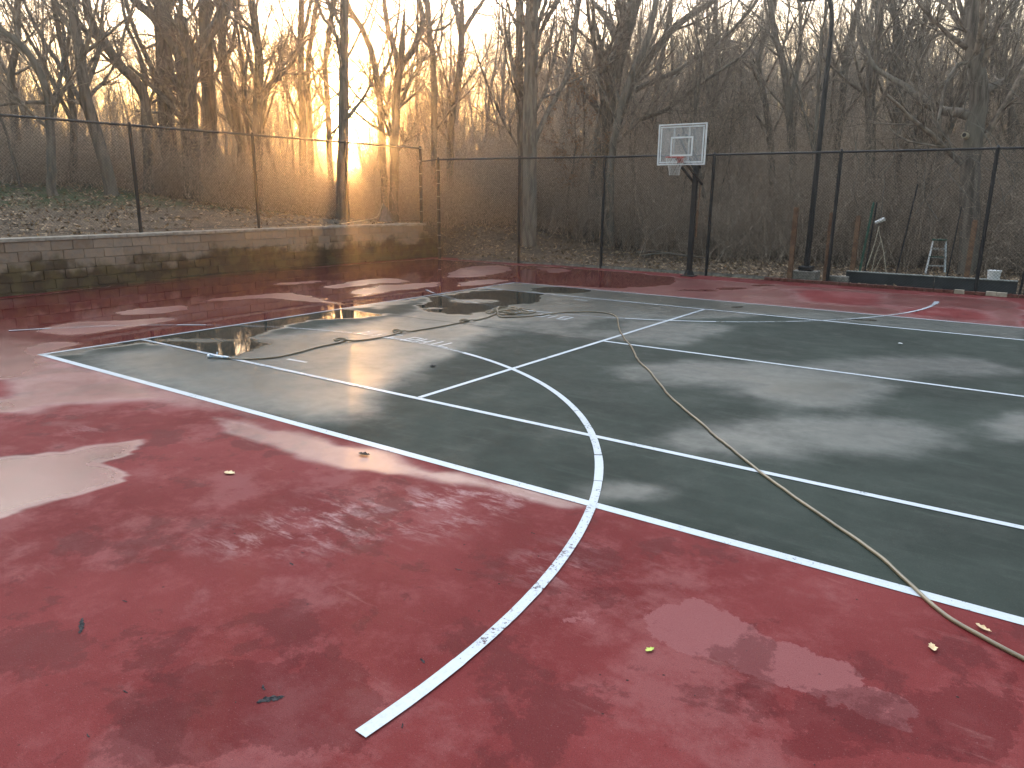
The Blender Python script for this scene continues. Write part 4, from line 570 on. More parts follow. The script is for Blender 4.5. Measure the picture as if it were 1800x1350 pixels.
# grit on the court
n = 260; gxy = np.c_[rng.uniform(4.5, 11.5, n), rng.uniform(-3.4, 5, n)]; V, Q = [], []
for k, (a, b) in enumerate(gxy):
    s = rng.uniform(.0015, .0045); i = len(V); V += [(a - s, b, .001), (a, b - s, .001), (a + s, b, .001), (a, b + s * .8, .001), (a, b, .001 + s)]
    Q += [(i, i + 1, i + 4), (i + 1, i + 2, i + 4), (i + 2, i + 3, i + 4), (i + 3, i, i + 4)]
M['grit'] = Mat('grit', .8, .3).base((.03, .022, .02)).m
link('court_grit', npmesh('court_grit', V, Q), M['grit'])['kind'] = 'stuff'
# concrete kerb and brick edging along the far side
FY = lambda x: np.interp(x, [-6.1, -3.0, -.3, 3.0, 6.2, 9.5, 14], [15.15, 15.46, 15.92, 16.05, 16.12, 16.14, 16.2])
kb = empty('concrete_kerb', (0, 15.6, 0)); tag(kb, 'low pale concrete kerb where the red court meets the leaf litter', 'kerb')
for i in range(9):
    x0 = -5.3 + i * 1.13; b = MB(); y0, y1 = FY(x0) + .06, FY(x0 + 1.1) + .06
    b.bar((x0, y0, .015), (x0 + 1.11, y1, .015), .10, .07); b.build('kerb_stone', M['concrete'], kb, world_coords=True)
be = empty('brick_edging', (8, 15.8, 0)); tag(be, 'row of dark red bricks edging the far right side of the court', 'brick edging')
x = 4.75; i = 0
while x < 13:
    pale = abs(x - 9.15) < .12 or abs(x - 9.82) < .1 or abs(x - 10.05) < .1
    b = MB(); b.box((x + .1, 15.70 + .012 * random.random(), .034 + (.012 if pale else 0) + .006 * random.random()), (.198, .095, .075 + (.02 if pale else 0)), Matrix.Rotation(random.uniform(-.03, .03), 3, 'Z'), .004)
    for hx in (.05, .10, .15): b.bar((x + hx, 15.70, .07), (x + hx, 15.70, .074 + (.0 if not pale else .0)), .014, n=6)
    o = b.build('brick', M['pale_concrete'] if pale else M['red_brick'], be, world_coords=True)
    if pale: o['label'] = 'pale concrete block set among the red bricks'
    x += .208; i += 1

# ------------------------------------------------------------------ retaining wall
rw = empty('retaining_wall', (-6.9, 7, 0)); tag(rw, 'long low retaining wall of grey split face blocks with mossy dark lower courses', 'retaining wall')
blocks = []
def block_mesh():
    b = MB(); b.box((0, 0, 0), (.46, .452, .200), None, .009); me = bpy.data.meshes.new('block')
    for v in b.bm.verts:
        if v.co.x > .2: v.co.x += random.uniform(-.012, .014); v.co.y += random.uniform(-.002, .002)
    b.bm.to_mesh(me); b.bm.free(); me.materials.append(M['block']); return me
bms = [block_mesh() for _ in range(10)]
def walldir(y): return math.atan2(float(wallx(y + .2) - wallx(y - .2)), .4)
for row in range(6):
    z = -.145 + row * .206 + .10; y = -3.2 + (.228 if row % 2 else 0); yend = [16.45, 16.2, 15.95, 15.7, 15.45, 15.2][row]
    while y < yend - .2:
        o = bpy.data.objects.new('block', random.choice(bms)); COL.objects.link(o); o.parent = rw
        o.location = Vector((float(wallx(y)) - .23 + random.uniform(-.006, .008), y, z)) - Vector(rw.location); o.rotation_euler = (0, 0, -walldir(y) + random.uniform(-.008, .008))
        y += .457
ztop = -.145 + 5 * .206 + .10 + .103
y = -3.2
while y < 15.1:
    L = random.choice([.6, .9, 1.2]); L = min(L, 15.2 - y); b = MB(); ym = y + L / 2; a = -walldir(ym)
    b.box((float(wallx(ym)) - .17, ym, ztop + .038), (.40, L - .006, .072 + random.uniform(-.004, .004)), Matrix.Rotation(a, 3, 'Z'), .008)
    b.build('cap_stone', M['cap_stone'], rw, world_coords=True); y += L

# ------------------------------------------------------------------ chain link fences
def chain_panel(name, a, b, z0, z1, parent, mat):
    """diamond wire mesh between plan points a and b"""
    a = np.array(a, float); b = np.array(b, float); L = np.linalg.norm(b - a); u = (b - a) / L; nrm = np.array([-u[1], u[0]]); H = z1 - z0; sp = .074
    P = []
    for sgn in (1, -1):
        for c in np.arange(-H, L, sp):
            # line x = c + t, z = t (t 0..H), clipped
            t0, t1 = max(0, -c), min(H, L - c)
            if t1 - t0 < .03: continue
            xs = np.array([c + t0, c + t1]); zs = np.array([t0, t1])
            if sgn < 0: xs = L - xs
            P.append([[*(a + u * x_ + nrm * sgn * .0015), z0 + z_] for x_, z_ in zip(xs, zs)])
    P = np.array(P); V, Q = tubes(P, np.full(P.shape[:2], .0025), 3)
    o = link(name, npmesh(name, V, Q), mat, parent, world_coords=True); return o
def fence(root, pts, z0f, H, post_r=.042, rail_r=.027):
    """pts plan positions of posts"""
    for k, (px, py) in enumerate(pts):
        z0 = z0f(px, py); b = MB(); rr = post_r * (1.25 if k in (0, len(pts) - 1) else 1); b.bar((px, py, z0 - .1), (px, py, z0 + H + .02), rr, n=10); b.bar((px, py, z0 + H + .02), (px, py, z0 + H + .07), rr * 1.15, n=10, w2=rr * .4)
        b.build('post', M['black_metal'], root, True, True)
        t = MB()
        for zz in np.arange(.35, H, .42): t.bar((px, py, z0 + zz), (px, py, z0 + zz + .022), rr * 1.18, n=10)
        t.build('tension_band', M['steel'] if k in (0, len(pts) - 1) else M['black_metal'], root, True, True)['kind'] = 'stuff'
    for (a, b_) in zip(pts[:-1], pts[1:]):
        za, zb = z0f(*a) + H, z0f(*b_) + H
        r_ = MB(); r_.bar((*a, za), (*b_, zb), rail_r, n=8); r_.build('top_rail', M['black_metal'], root, True, True)
        chain_panel('chain_link_panel', a, b_, (z0f(*a) + z0f(*b_)) / 2 + .04, (za + zb) / 2, root, M['black_wire'])
        w_ = MB(); w_.bar((*a, z0f(*a) + .06), (*b_, z0f(*b_) + .06), .004, n=4); w_.build('tension_wire', M['black_metal'], root, False, True)
uf = empty('chain_link_fence', (-7.3, 9, 1.2)); tag(uf, 'black chain link fence standing on the bank just above the stone wall', 'fence')
fence(uf, [(-7.3, -4.2), (-7.3, -.95), (-7.3, 2.3), (-7.3, 5.56), (-7.3, 8.95), (-7.3, 12.28), (-7.25, 15.62)], lambda x, y: 1.17, 2.46)
bf = empty('chain_link_fence', (2, 16, 0)); tag(bf, 'tall black chain link fence along the far side of the court', 'fence')
bx = [-6.05, -3.0, -.28, 3.0, 6.22, 9.5, 12.8, 16]
fence(bf, [(x_, float(FY(x_))) for x_ in bx], lambda x, y: 0.0, 3.22)
b = MB(); b.bar((-7.25, 15.62, 3.20), (-6.05, 15.13, 3.22), .021, n=8); b.build('top_rail', M['black_metal'], bf, True, True)
chain_panel('chain_link_panel', (-7.25, 15.62), (-6.05, 15.13), 1.0, 3.2, bf, M['black_wire'])

# ------------------------------------------------------------------ basketball hoop
bh = empty('basketball_hoop', (2.78, 15.36, 0)); tag(bh, 'basketball hoop with clear backboard on a black square post at the far edge', 'basketball hoop')
def part(name, mb, mat, parent, smooth=False): return mb.build(name, M[mat], parent, smooth, True)
pb = MB(); pb.box((2.78, 15.36, 1.46), (.125, .125, 2.92), None, .01); pb.bar((2.78, 15.36, 0), (2.78, 15.36, .16), .17, n=4, w2=.09); pb.box((2.78, 15.36, .012), (.36, .36, .024), None, .004)
post_o = part('post', pb, 'black_metal', bh)
BY = 14.12; BX0, BX1, BZ0, BZ1 = 2.245, 3.49, 2.90, 3.86; bxm = (BX0 + BX1) / 2
bb = MB(); bb.box((bxm, BY, (BZ0 + BZ1) / 2), (BX1 - BX0 - .05, .012, BZ1 - BZ0 - .05)); board = part('backboard', bb, 'acrylic', bh)
fr = MB()
for z_ in (BZ0, BZ1): fr.box((bxm, BY, z_), (BX1 - BX0 + .03, .04, .032), None, .004)
for x_ in (BX0, BX1): fr.box((x_, BY, (BZ0 + BZ1) / 2), (.032, .042, BZ1 - BZ0 - .034), None, .004)
fo = fr.build('board_frame', M['white_frame'], bh, world_coords=True)
sq = MB()
for z_ in (3.12, 3.55): sq.box((bxm, BY - .008, z_), (.59, .004, .04))
for x_ in (bxm - .275, bxm + .275): sq.box((x_, BY - .008, 3.335), (.04, .0042, .39))
e = .055
for z_ in (BZ0 + e, BZ1 - e): sq.box((bxm, BY - .008, z_), (BX1 - BX0 - .09, .004, .03))
for x_ in (BX0 + e + .01, BX1 - e - .01): sq.box((x_, BY - .008, (BZ0 + BZ1) / 2), (.03, .0042, BZ1 - BZ0 - .16))
sqo = sq.build('painted_square', M['white_frame'], bh, world_coords=True); sqo['label'] = 'white target square and border lines'
ar = MB()
for sx in (-.10, .10):
    ar.bar((2.78 + sx, 15.62, 2.44), (2.84 + sx, BY + .05, 2.99), .045, .055); ar.bar((2.78 + sx, 15.42, 2.86), (2.84 + sx, BY + .05, 3.62), .035, .045)
part('support_arm', ar, 'black_metal', bh)
ve = MB()
for sx in (-.20, .20): ve.bar((2.84 + sx, BY + .04, 2.93), (2.84 + sx, BY + .04, 3.80), .035, .035)
ve.bar((2.60, BY + .04, 2.99), (3.08, BY + .04, 2.99), .04, .03)
part('back_bracket', ve, 'steel', bh)
jk = MB(); jk.bar((2.86, 15.55, 2.42), (2.86, 15.48, 1.75), .018, n=8); jk.bar((2.86, 15.48, 1.75), (2.86, 15.46, 1.05), .030, n=8); part('height_adjuster', jk, 'wood_post', bh)
RZ = 3.06; rc = (bxm, BY - .36)
t = np.linspace(0, 2 * np.pi, 33); rp = np.c_[rc[0] + .228 * np.cos(t), rc[1] + .228 * np.sin(t), np.full(33, RZ)]
V, Q = tubes([rp], [np.full(33, .010)], 6); rim = link('rim', npmesh('rim', V, Q, True), M['rim_paint'], bh, world_coords=True)
rb = MB(); rb.box((bxm, BY - .07, RZ - .035), (.16, .13, .012)); rb.box((bxm, BY - .014, RZ - .06), (.17, .014, .12)); rb.bar((bxm - .06, BY - .02, RZ - .10), (bxm - .04, BY - .15, RZ - .01), .012); rb.bar((bxm + .06, BY - .02, RZ - .10), (bxm + .04, BY - .15, RZ - .01), .012)
part('rim_bracket', rb, 'rim_paint', bh)
P = []
for k in range(12):
    for s in (1, -1):
        zz = np.linspace(0, 1, 10); rad = .226 - .10 * sm(zz * 1.2); aa = (k + s * zz * 2.2) * 2 * np.pi / 12
        P.append(np.c_[rc[0] + rad * np.cos(aa), rc[1] + rad * np.sin(aa), RZ - .01 - zz * .42])
V, Q = tubes(np.array(P), np.full((24, 10), .0032), 3); link('net', npmesh('net', V, Q), M['net_cord'], bh, world_coords=True)

# ------------------------------------------------------------------ lamp post
LX, LY = 5.55, 16.62
lp = empty('lamp_post', (LX, LY, 0)); tag(lp, 'tall tapering black lamp post behind the far fence, right of the hoop', 'lamp post')
b = MB(); b.box((LX, LY, .08), (.62, .5, .30), None, .015); b.build('footing', M['concrete'], lp, world_coords=True)
b = MB(); b.box((LX, LY, .29), (.34, .34, .12), None, .02); b.build('base_shroud', M['black_metal'], lp, world_coords=True)
pts = [(LX, LY, .3, .074), (LX, LY, 2.5, .069), (LX, LY, 5.2, .062), (LX, LY, 6.0, .058), (LX - .015, LY, 6.4, .056), (LX - .07, LY - .02, 6.75, .054), (LX - .18, LY - .04, 6.92, .05), (LX - .32, LY - .05, 6.97, .05)]
pp = smoothpath(pts, .12); V, Q = tubes([pp[:, :3]], [pp[:, 3]], 10); link('pole', npmesh('pole', V, Q, True), M['black_metal'], lp, world_coords=True)
b = MB(); b.box((LX - .56, LY - .08, 6.95), (.56, .34, .13), None, .03); b.build('lamp_head', M['black_metal'], lp, world_coords=True)

# ------------------------------------------------------------------ things behind the far fence on the right
def wpost(x, y, h, label, w=.13, lean=.0, z0=0.0):
    b = MB(); b.bar((x, y, z0 - .15), (x + lean, y, z0 + h), w, w * .95); b.bar((x + lean, y, z0 + h), (x + lean, y, z0 + h + .02), w * .45, n=4)
    e_ = empty('wooden_post', (x, y, z0)); tag(e_, label, 'post', 'wooden posts behind the far fence'); b.build('timber', M['wood_post'], e_, world_coords=True)
wpost(5.22, 16.32, 1.85, 'square brown wooden post immediately left of the lamp post', .115)
wpost(6.12, 16.34, 1.74, 'square brown wooden post immediately right of the lamp post', .115)
wpost(6.25, 18.9, 1.62, 'weathered wooden post near the left end of the low dark board wall', .12)
wpost(9.08, 18.9, 1.58, 'weathered wooden post between the stepladder and the white bucket', .12)
lw = empty('low_board_wall', (8.4, 16.9, 0)); tag(lw, 'low dark blue board wall with a pale cap behind the far fence', 'board wall')
for x0, x1 in [(6.5, 8.55), (8.56, 10.28), (10.42, 12.6)]:
    b = MB(); b.box(((x0 + x1) / 2, 16.92, .07), (x1 - x0, .05, .34), None, .003); b.build('board', M['navy_board'], lw, world_coords=True)
    b = MB(); b.box(((x0 + x1) / 2, 16.92, .257), (x1 - x0 + .004, .12, .026), None, .003); b.build('cap_rail', M['pale_cap'], lw, world_coords=True)
b = MB(); b.box((6.44, 16.3, .05), (.50, .22, .24), Matrix.Rotation(.04, 3, 'Z'), .01); o = b.build('concrete_block', M['concrete']); tag(o, 'grey concrete block at the foot of the fence beside the board wall', 'block')
def stake(x, y, h, lean, mat, label, r_=.022):
    b = MB(); b.bar((x, y, -.1), (x + lean, y, h), r_, n=8); b.bar((x + lean, y, h), (x + lean * 1.02, y, h + .03), r_ * .8, n=8, w2=.004)
    e_ = empty('metal_stake', (x, y, 0)); tag(e_, label, 'stake'); b.build('shaft', M[mat], e_, True, True)
stake(6.72, 17.3, 2.0, .16, 'green_paint', 'dark green metal stake at the left end of the low board wall', .03)
stake(6.45, 19.6, 2.0, .10, 'black_metal', 'thin dark metal stake just left of the crossed sticks')
stake(7.25, 19.8, 2.5, .25, 'black_metal', 'thin leaning dark metal stake between the crossed sticks and the stepladder')
stake(8.55, 19.7, 1.9, .10, 'black_metal', 'thin dark metal stake just right of the stepladder', .018)
stake(10.35, 16.75, 2.4, .12, 'black_metal', 'dark metal stake at the right edge against the board wall', .028)
# stepladder
sl = empty('stepladder', (8.12, 20.9, 0), .15); tag(sl, 'small aluminium stepladder with a green top behind the far fence', 'stepladder')
z0 = -.04
def L3(mb, a, b_, w, h): mb.bar((a[0], a[1], a[2] + z0), (b_[0], b_[1], b_[2] + z0), w, h)
for s in (-1, 1):
    b = MB(); L3(b, (s * .25, -.22, 0), (s * .16, 0, .98), .05, .025); b.build('front_rail', M['aluminium'], sl)
    b = MB(); L3(b, (s * .25, .36, 0), (s * .15, .05, .95), .035, .02); b.build('rear_rail', M['aluminium'], sl)
for k, zz in enumerate((.27, .52, .76)):
    w_ = .25 - .09 * zz / .98; b = MB(); b.box((0, -.22 + .22 * zz / .98, zz + z0), (w_ * 2, .085, .025), None, .003); o = b.build('step', M['green_paint'] if k == 1 else M['aluminium'], sl)
    b = MB(); b.box((0, .36 - .31 * zz / .95, zz - .05 + z0), (w_ * 2, .02, .02)); b.build('brace', M['aluminium'], sl)
b = MB(); b.box((0, .02, 1.0 + z0), (.40, .20, .05), None, .01); b.build('top_cap', M['green_paint'], sl)
# bucket
bu = empty('bucket', (9.72, 18.2, 0)); tag(bu, 'white plastic bucket behind the board wall on the right', 'bucket')
b = MB(); b.bar((0, 0, .02), (0, 0, .36), .125, n=20, w2=.150); b.build('pail', M['white_plastic'], bu, True)
b = MB(); b.bar((0, 0, .355), (0, 0, .385), .158, n=20); b.build('rim', M['white_plastic'], bu, True)
# crossed sticks
cs = empty('stick_tripod', (6.75, 20.0, 0)); tag(cs, 'bare pale sticks leaned together like a tripod with a white scrap on top', 'stick stack')
for k, (a, b_) in enumerate([((6.40, 19.9, 0), (6.62, 20, 1.35)), ((6.55, 20.1, 0), (6.72, 20, .95)), ((6.98, 19.9, 0), (6.60, 20.05, 1.25)), ((6.62, 20.2, 0), (6.88, 20, .62))]):
    pth = smoothpath([(*a, .018), ((a[0] + b_[0]) / 2 + .03 * (-1) ** k, (a[1] + b_[1]) / 2, (a[2] + b_[2]) / 2, .016), (*b_, .012)], .1); V, Q = tubes([pth[:, :3]], [pth[:, 3]], 6); link('stick', npmesh('stick', V, Q, True), M['pale_stick'], cs, world_coords=True)
b = MB(); b.bar((6.50, 20, 1.42), (6.74, 20, 1.54), .045, n=10, w2=.06); b.build('white_scrap', M['white_plastic'], cs, True, True)
# broken branches on the litter
def branch(name, pts, r0, r1, mat, label, cat, parent=None):
    p = smoothpath([(*q, r0 + (r1 - r0) * i / (len(pts) - 1)) for i, q in enumerate(pts)], .15); V, Q = tubes([p[:, :3]], [p[:, 3]], 6)
    o = link(name, npmesh(name, V, Q, True), M[mat], parent, world_coords=parent is not None)
    if label: tag(o, label, cat)
    return o
branch('fallen_branch', [(-1.1, 20.0, .18), (-.3, 20.2, .24), (.7, 20.0, .16), (1.5, 20.3, .12)], .05, .02, 'bark', 'long dark fallen branch on the leaf litter behind the far fence', 'branch')
branch('fallen_branch', [(-.7, 19.6, .12), (0, 19.9, .22), (.9, 20.5, .14)], .035, .015, 'pale_bark', 'shorter pale fallen branch lying across the long dark one', 'branch')
branch('fallen_branch', [(6.2, 17.6, .04), (6.7, 17.3, .10), (7.0, 17.0, .16)], .03, .015, 'pale_stick', 'pale broken branch lying at the left end of the board wall', 'branch')
branch('fallen_branch', [(8.4, 17.9, .02), (8.9, 17.8, .08), (9.35, 18.0, .03)], .035, .02, 'pale_stick', 'short broken branch lying left of the white bucket', 'branch')
# leaf rake on the bank above the wall
rk = empty('leaf_rake', (-7.0, 13.4, 1.2)); tag(rk, 'old fan shaped grey rake with a pale stick on the wall top', 'rake')
branch('handle', [(-6.98, 11.7, 1.22), (-7.0, 13.1, 1.36), (-7.0, 13.35, 1.55), (-7.02, 13.52, 1.82)], .014, .012, 'pale_stick', None, None, rk)
for k in range(9):
    t_ = k / 8; branch('tine', [(-7.02, 13.55, 1.80), (-7.04, 13.5 + .45 * t_, 1.55 - .12 * t_), (-7.05, 13.3 + .85 * t_, 1.24)], .010, .008, 'grey_mesh', None, None, rk)
V = [(-7.03, 13.55, 1.74), (-7.05, 13.36, 1.27), (-7.05, 13.75, 1.23), (-7.04, 13.98, 1.24), (-7.01, 13.55, 1.74), (-7.03, 13.36, 1.27), (-7.03, 13.75, 1.23), (-7.02, 13.98, 1.24)]
me = bpy.data.meshes.new('mesh_sheet'); me.from_pydata([Vector(v) for v in V], [], [(0, 1, 2), (0, 2, 3), (6, 5, 4), (7, 6, 4), (0, 4, 5, 1), (1, 5, 6, 2), (2, 6, 7, 3), (3, 7, 4, 0)]); link('mesh_sheet', me, M['grey_mesh'], rk, world_coords=True)

# ------------------------------------------------------------------ hose
hs = empty('garden_hose', (2.71, 6.92, 0)); tag(hs, 'long tan garden hose snaking over the court with a small coil and a spray nozzle', 'hose')
HR = .0112
coil = []
cc = np.array([2.72, 6.96])
for k in range(150):
    a = k / 150 * 2 * np.pi * 5.2 + 3.4; ra = .25 + .05 * math.sin(a * .37) ; rb_ = .33 + .05 * math.cos(a * .61)
    ox = .16 * math.sin(a * .17); coil.append((cc[0] + ox + ra * math.cos(a), cc[1] + .12 * math.sin(a * .23) + rb_ * math.sin(a)))
raw = [tuple(q) for q in HOSE_A] + [c for c in coil[::5]] + [tuple(q) for q in HOSE_B]
p = smoothpath([(x_, y_) for x_, y_ in raw], .035)
# stack the hose where it crosses itself
cell = {}; zz = np.full(len(p), HR)
for i, (a, b_) in enumerate(p):
    key = (int(a / .03), int(b_ / .03)); best = 0
    for dx_ in (-1, 0, 1):
        for dy_ in (-1, 0, 1):
            for j in cell.get((key[0] + dx_, key[1] + dy_), []):
                if i - j > 6: best = max(best, zz[j] + 2 * HR * .95)
    if best: zz[i] = min(best, .11)
    cell.setdefault(key, []).append(i)
zz = np.maximum(zz, np.convolve(np.pad(zz, 2, 'edge'), np.ones(5) / 5, 'valid'))
wob = .012 * fbm(p[:, 0] * 2.2, p[:, 1] * 2.2)
V, Q = tubes([np.c_[p[:, 0] + wob, p[:, 1] + wob, zz + .001]], [np.full(len(p), HR)], 8); link('hose_line', npmesh('hose_line', V, Q, True), M['hose'], hs, world_coords=True)
h0 = Vector((*HOSE_A[0], .02)); h1 = Vector((*HOSE_A[1], .02)); d = (h0 - h1).normalized()
sn = empty('spray_nozzle', h0); sn.parent = hs; sn.location = h0 - Vector(hs.location)
b = MB(); q_ = h0; b.bar(q_ - d * .02, q_ + d * .14, .020, n=10, w2=.014); b.bar(q_ + d * .14, q_ + d * .19, .026, n=10); b.bar(q_ + d * .02, q_ + d * .03 + Vector((-.05, -.10, .045)), .012, n=8); b.bar(q_ + d * .06, q_ + d * .12 + Vector((.02, .06, .05)), .008, n=8); b.bar(q_ - d * .12, q_ - d * .02, .019, n=10)
bpy.data.objects.remove(sn); b.build('spray_nozzle', M['nozzle_metal'], hs, True, True)

# ------------------------------------------------------------------ leaves fallen on the court
def leaf(x, y, L, wd, ang, mat, label, curl=.3):
    n = 9; t = np.linspace(0, 1, n); hw = wd * np.sin(np.pi * t ** .8) * (1 + .35 * np.sin(t * 19)); V = []
    ca, sa = math.cos(ang), math.sin(ang)
    for s in (-1, 0, 1):
        for k in range(n):
            a = (t[k] - .5) * L; b_ = s * hw[k]; zc = .004 + curl * (abs(b_) * 1.0 + .9 * abs(t[k] - .5) ** 2 * L)
            for_z = zc; V.append((x + a * ca - b_ * sa, y + a * sa + b_ * ca, for_z))
    i = np.arange(n - 1); Q = np.concatenate([np.stack([i + n * r, i + 1 + n * r, i + 1 + n * (r + 1), i + n * (r + 1)], -1) for r in (0, 1)])
    V = np.array(V); k0 = len(V); V = np.concatenate([V, V + [0, 0, .0012]]); Q = np.concatenate([Q[:, ::-1], Q + k0])
    o = link('fallen_leaf', npmesh('fallen_leaf', V, Q, True), M[mat]); tag(o, label, 'leaf')
leaf(10.61, -.55, .075, .018, 1.9, 'tan_leaf', 'pointed tan leaf on the red court in the lower right, below the hose', .5)
leaf(10.80, -.21, .085, .016, -.5, 'tan_leaf', 'curled brown leaf on the red paint between the hose and the sideline', .6)
leaf(9.50, -1.38, .055, .014, 1.2, 'green_leaf', 'small yellow green leaf on the damp red patch', .4)
leaf(5.83, -1.16, .10, .03, .3, 'tan_leaf', 'pale flat leaf on the red court at the left', .3)
leaf(6.35, -.23, .12, .03, .2, 'asphalt_scar', 'dark soggy leaf just outside the near sideline', .3)
leaf(4.62, 2.62, .09, .03, .9, 'asphalt_scar', 'small dark leaf lying on the green court left of the service line', .5)
leaf(9.16, 8.05, .07, .03, .2, 'white_plastic', 'small white scrap on the green court near the far right', .4)
leaf(8.86, 11.9, .05, .02, .2, 'asphalt_scar', 'tiny dark leaf by the end of the far arc', .4)

# ------------------------------------------------------------------ trees
def grow(P, R, n, tr, lf, ang, N, wob, up, r, rfac, rmin):
    """children of polylines P (B,K,3) with radii R (B,K). Returns (P2,R2). lf: length as fraction array fn(B,) -> lengths"""
    B, K, _ = P.shape
    t = r.uniform(tr[0], tr[1], (B, n)); t = np.sort(t, 1); f = t * (K - 1); i = np.minimum(f.astype(int), K - 2); w = (f - i)[..., None]
    bi = np.arange(B)[:, None]
    s = P[bi, i] * (1 - w) + P[bi, i + 1] * w; tan = P[bi, i + 1] - P[bi, i]; tan /= np.linalg.norm(tan, axis=2, keepdims=True) + 1e-9
    rad = R[bi, i] * (1 - w[..., 0]) + R[bi, i + 1] * w[..., 0]
    rnd = r.normal(size=(B, n, 3)); rnd -= (rnd * tan).sum(2, keepdims=True) * tan; rnd /= np.linalg.norm(rnd, axis=2, keepdims=True) + 1e-9
    a = np.radians(r.uniform(ang[0], ang[1], (B, n)))[..., None]
    d = tan * np.cos(a) + rnd * np.sin(a)
    Lp = np.linalg.norm(np.diff(P, axis=1), axis=2).sum(1)[:, None]
    L = lf(Lp, t) * r.uniform(.6, 1.25, (B, n))
    s = s.reshape(-1, 3); d = d.reshape(-1, 3); L = L.reshape(-1); rad = rad.reshape(-1)
    pts = [s]; cur = s; step = (L / (N - 1))[:, None]
    for k in range(N - 1):
        d = d + r.normal(size=d.shape) * wob; d[:, 2] += up; d /= np.linalg.norm(d, axis=1, keepdims=True); cur = cur + d * step; pts.append(cur)
    P2 = np.stack(pts, 1)
    r0 = np.maximum(rad * rfac * np.minimum(1, (L / 1.2) ** .4), rmin); R2 = r0[:, None] * np.linspace(1, .38, N)[None, :]; R2 = np.maximum(R2, rmin * .62)
    return P2, R2
def tree_meshes(paths, seed, dens=1.0, twig=.0048, reach=1.0):
    r = np.random.default_rng(seed); trunk = []; crown = []; K = 14; PP, RR = [], []
    for q in paths:
        q = smoothpath(q, .35)
        # bark wander
        q[1:, :2] += r.normal(size=(len(q) - 1, 2)) * .012
        S = 9 if q[0, 3] > .10 else 6
        trunk.append(tubes([q[:, :3]], [q[:, 3]], S)); c = resample(q, 10) if False else q[np.linspace(0, len(q) - 1, K).astype(int)]
        PP.append(c[:, :3]); RR.append(c[:, 3])
    PP = np.array(PP); RR = np.array(RR)
    for i in range(len(PP)):
        main = i == 0
        p1, r1 = grow(PP[i:i + 1], RR[i:i + 1], int((13 if main else 7) * dens), (.28 if main else .12, .99), lambda Lp, t: (np.clip(Lp * .36, 1.2, 3.9) * (1.15 - .5 * t)) * reach, (22, 52), 8, .09, .06, r, .40, twig * 1.5)
        p2, r2 = grow(p1, r1, 7, (.15, .98), lambda Lp, t: np.clip(Lp * .5, .5, 1.9) * (1.2 - .6 * t), (22, 52), 6, .11, .05, r, .52, twig * 1.15)
        p3, r3 = grow(p2, r2, 8, (.12, 1.), lambda Lp, t: np.clip(Lp * .55, .25, .95), (22, 50), 4, .12, .03, r, .6, twig)
        crown += [tubes(p1, r1, 4), tubes(p2, r2, 3), tubes(p3, r3, 3)]
    return join(trunk), join(crown)
TG = 'bare trees at the edge of the woods'
HEROES = []
for k, (label, paths) in enumerate(TREES):
    paths = [[list(q) for q in pa] for pa in paths]
    base = paths[0][0]; gz = float(tz(base[0], base[1])) - .15
    multi = []
    for i, pa in enumerate(paths):
        if i == 0 or (len(pa) > 3 and pa[0][2] < gz + 1.6 and i and abs(pa[0][0] - base[0]) < 1.5 and math.dist(pa[0][:2], base[:2]) > .15 and pa[0][2] < 2.5):
            b0 = pa[0]
            g0 = float(tz(b0[0], b0[1])) - .15
            if b0[2] > g0 + .2: pa.insert(0, [b0[0], b0[1], g0, b0[3] * 1.25])
            else: pa[0][2] = g0; pa[0][3] *= 1.2
        # continue above the last measured point
        a, b_ = np.array(pa[-2]), np.array(pa[-1]); d = (b_ - a)[:3]; d /= np.linalg.norm(d); up = np.array([0, 0, 1.0]); L = 1.8 if i == 0 else 1.0
        d1 = d * .7 + up * .5; d1 /= np.linalg.norm(d1)
        if b_[2] > 5: pa.append([*(b_[:3] + d1 * L * .5), b_[3] * .7]); pa.append([*(b_[:3] + d1 * L), max(.012, b_[3] * .3)])
        multi.append(pa)
    (tv, tq), (cv, cq) = tree_meshes(multi, 100 + k, 1.1, twig=.0042)
    t_ = empty('bare_tree', (base[0], base[1], gz + .15)); tag(t_, label, 'tree')
    pale = 'pale' in label
    link('trunk', npmesh('trunk', tv, tq, True), M['pale_bark'] if pale else M['bark'], t_, world_coords=True)
    link('crown', npmesh('crown', cv, cq), M['twig'], t_, world_coords=True); HEROES.append((base[0], base[1]))
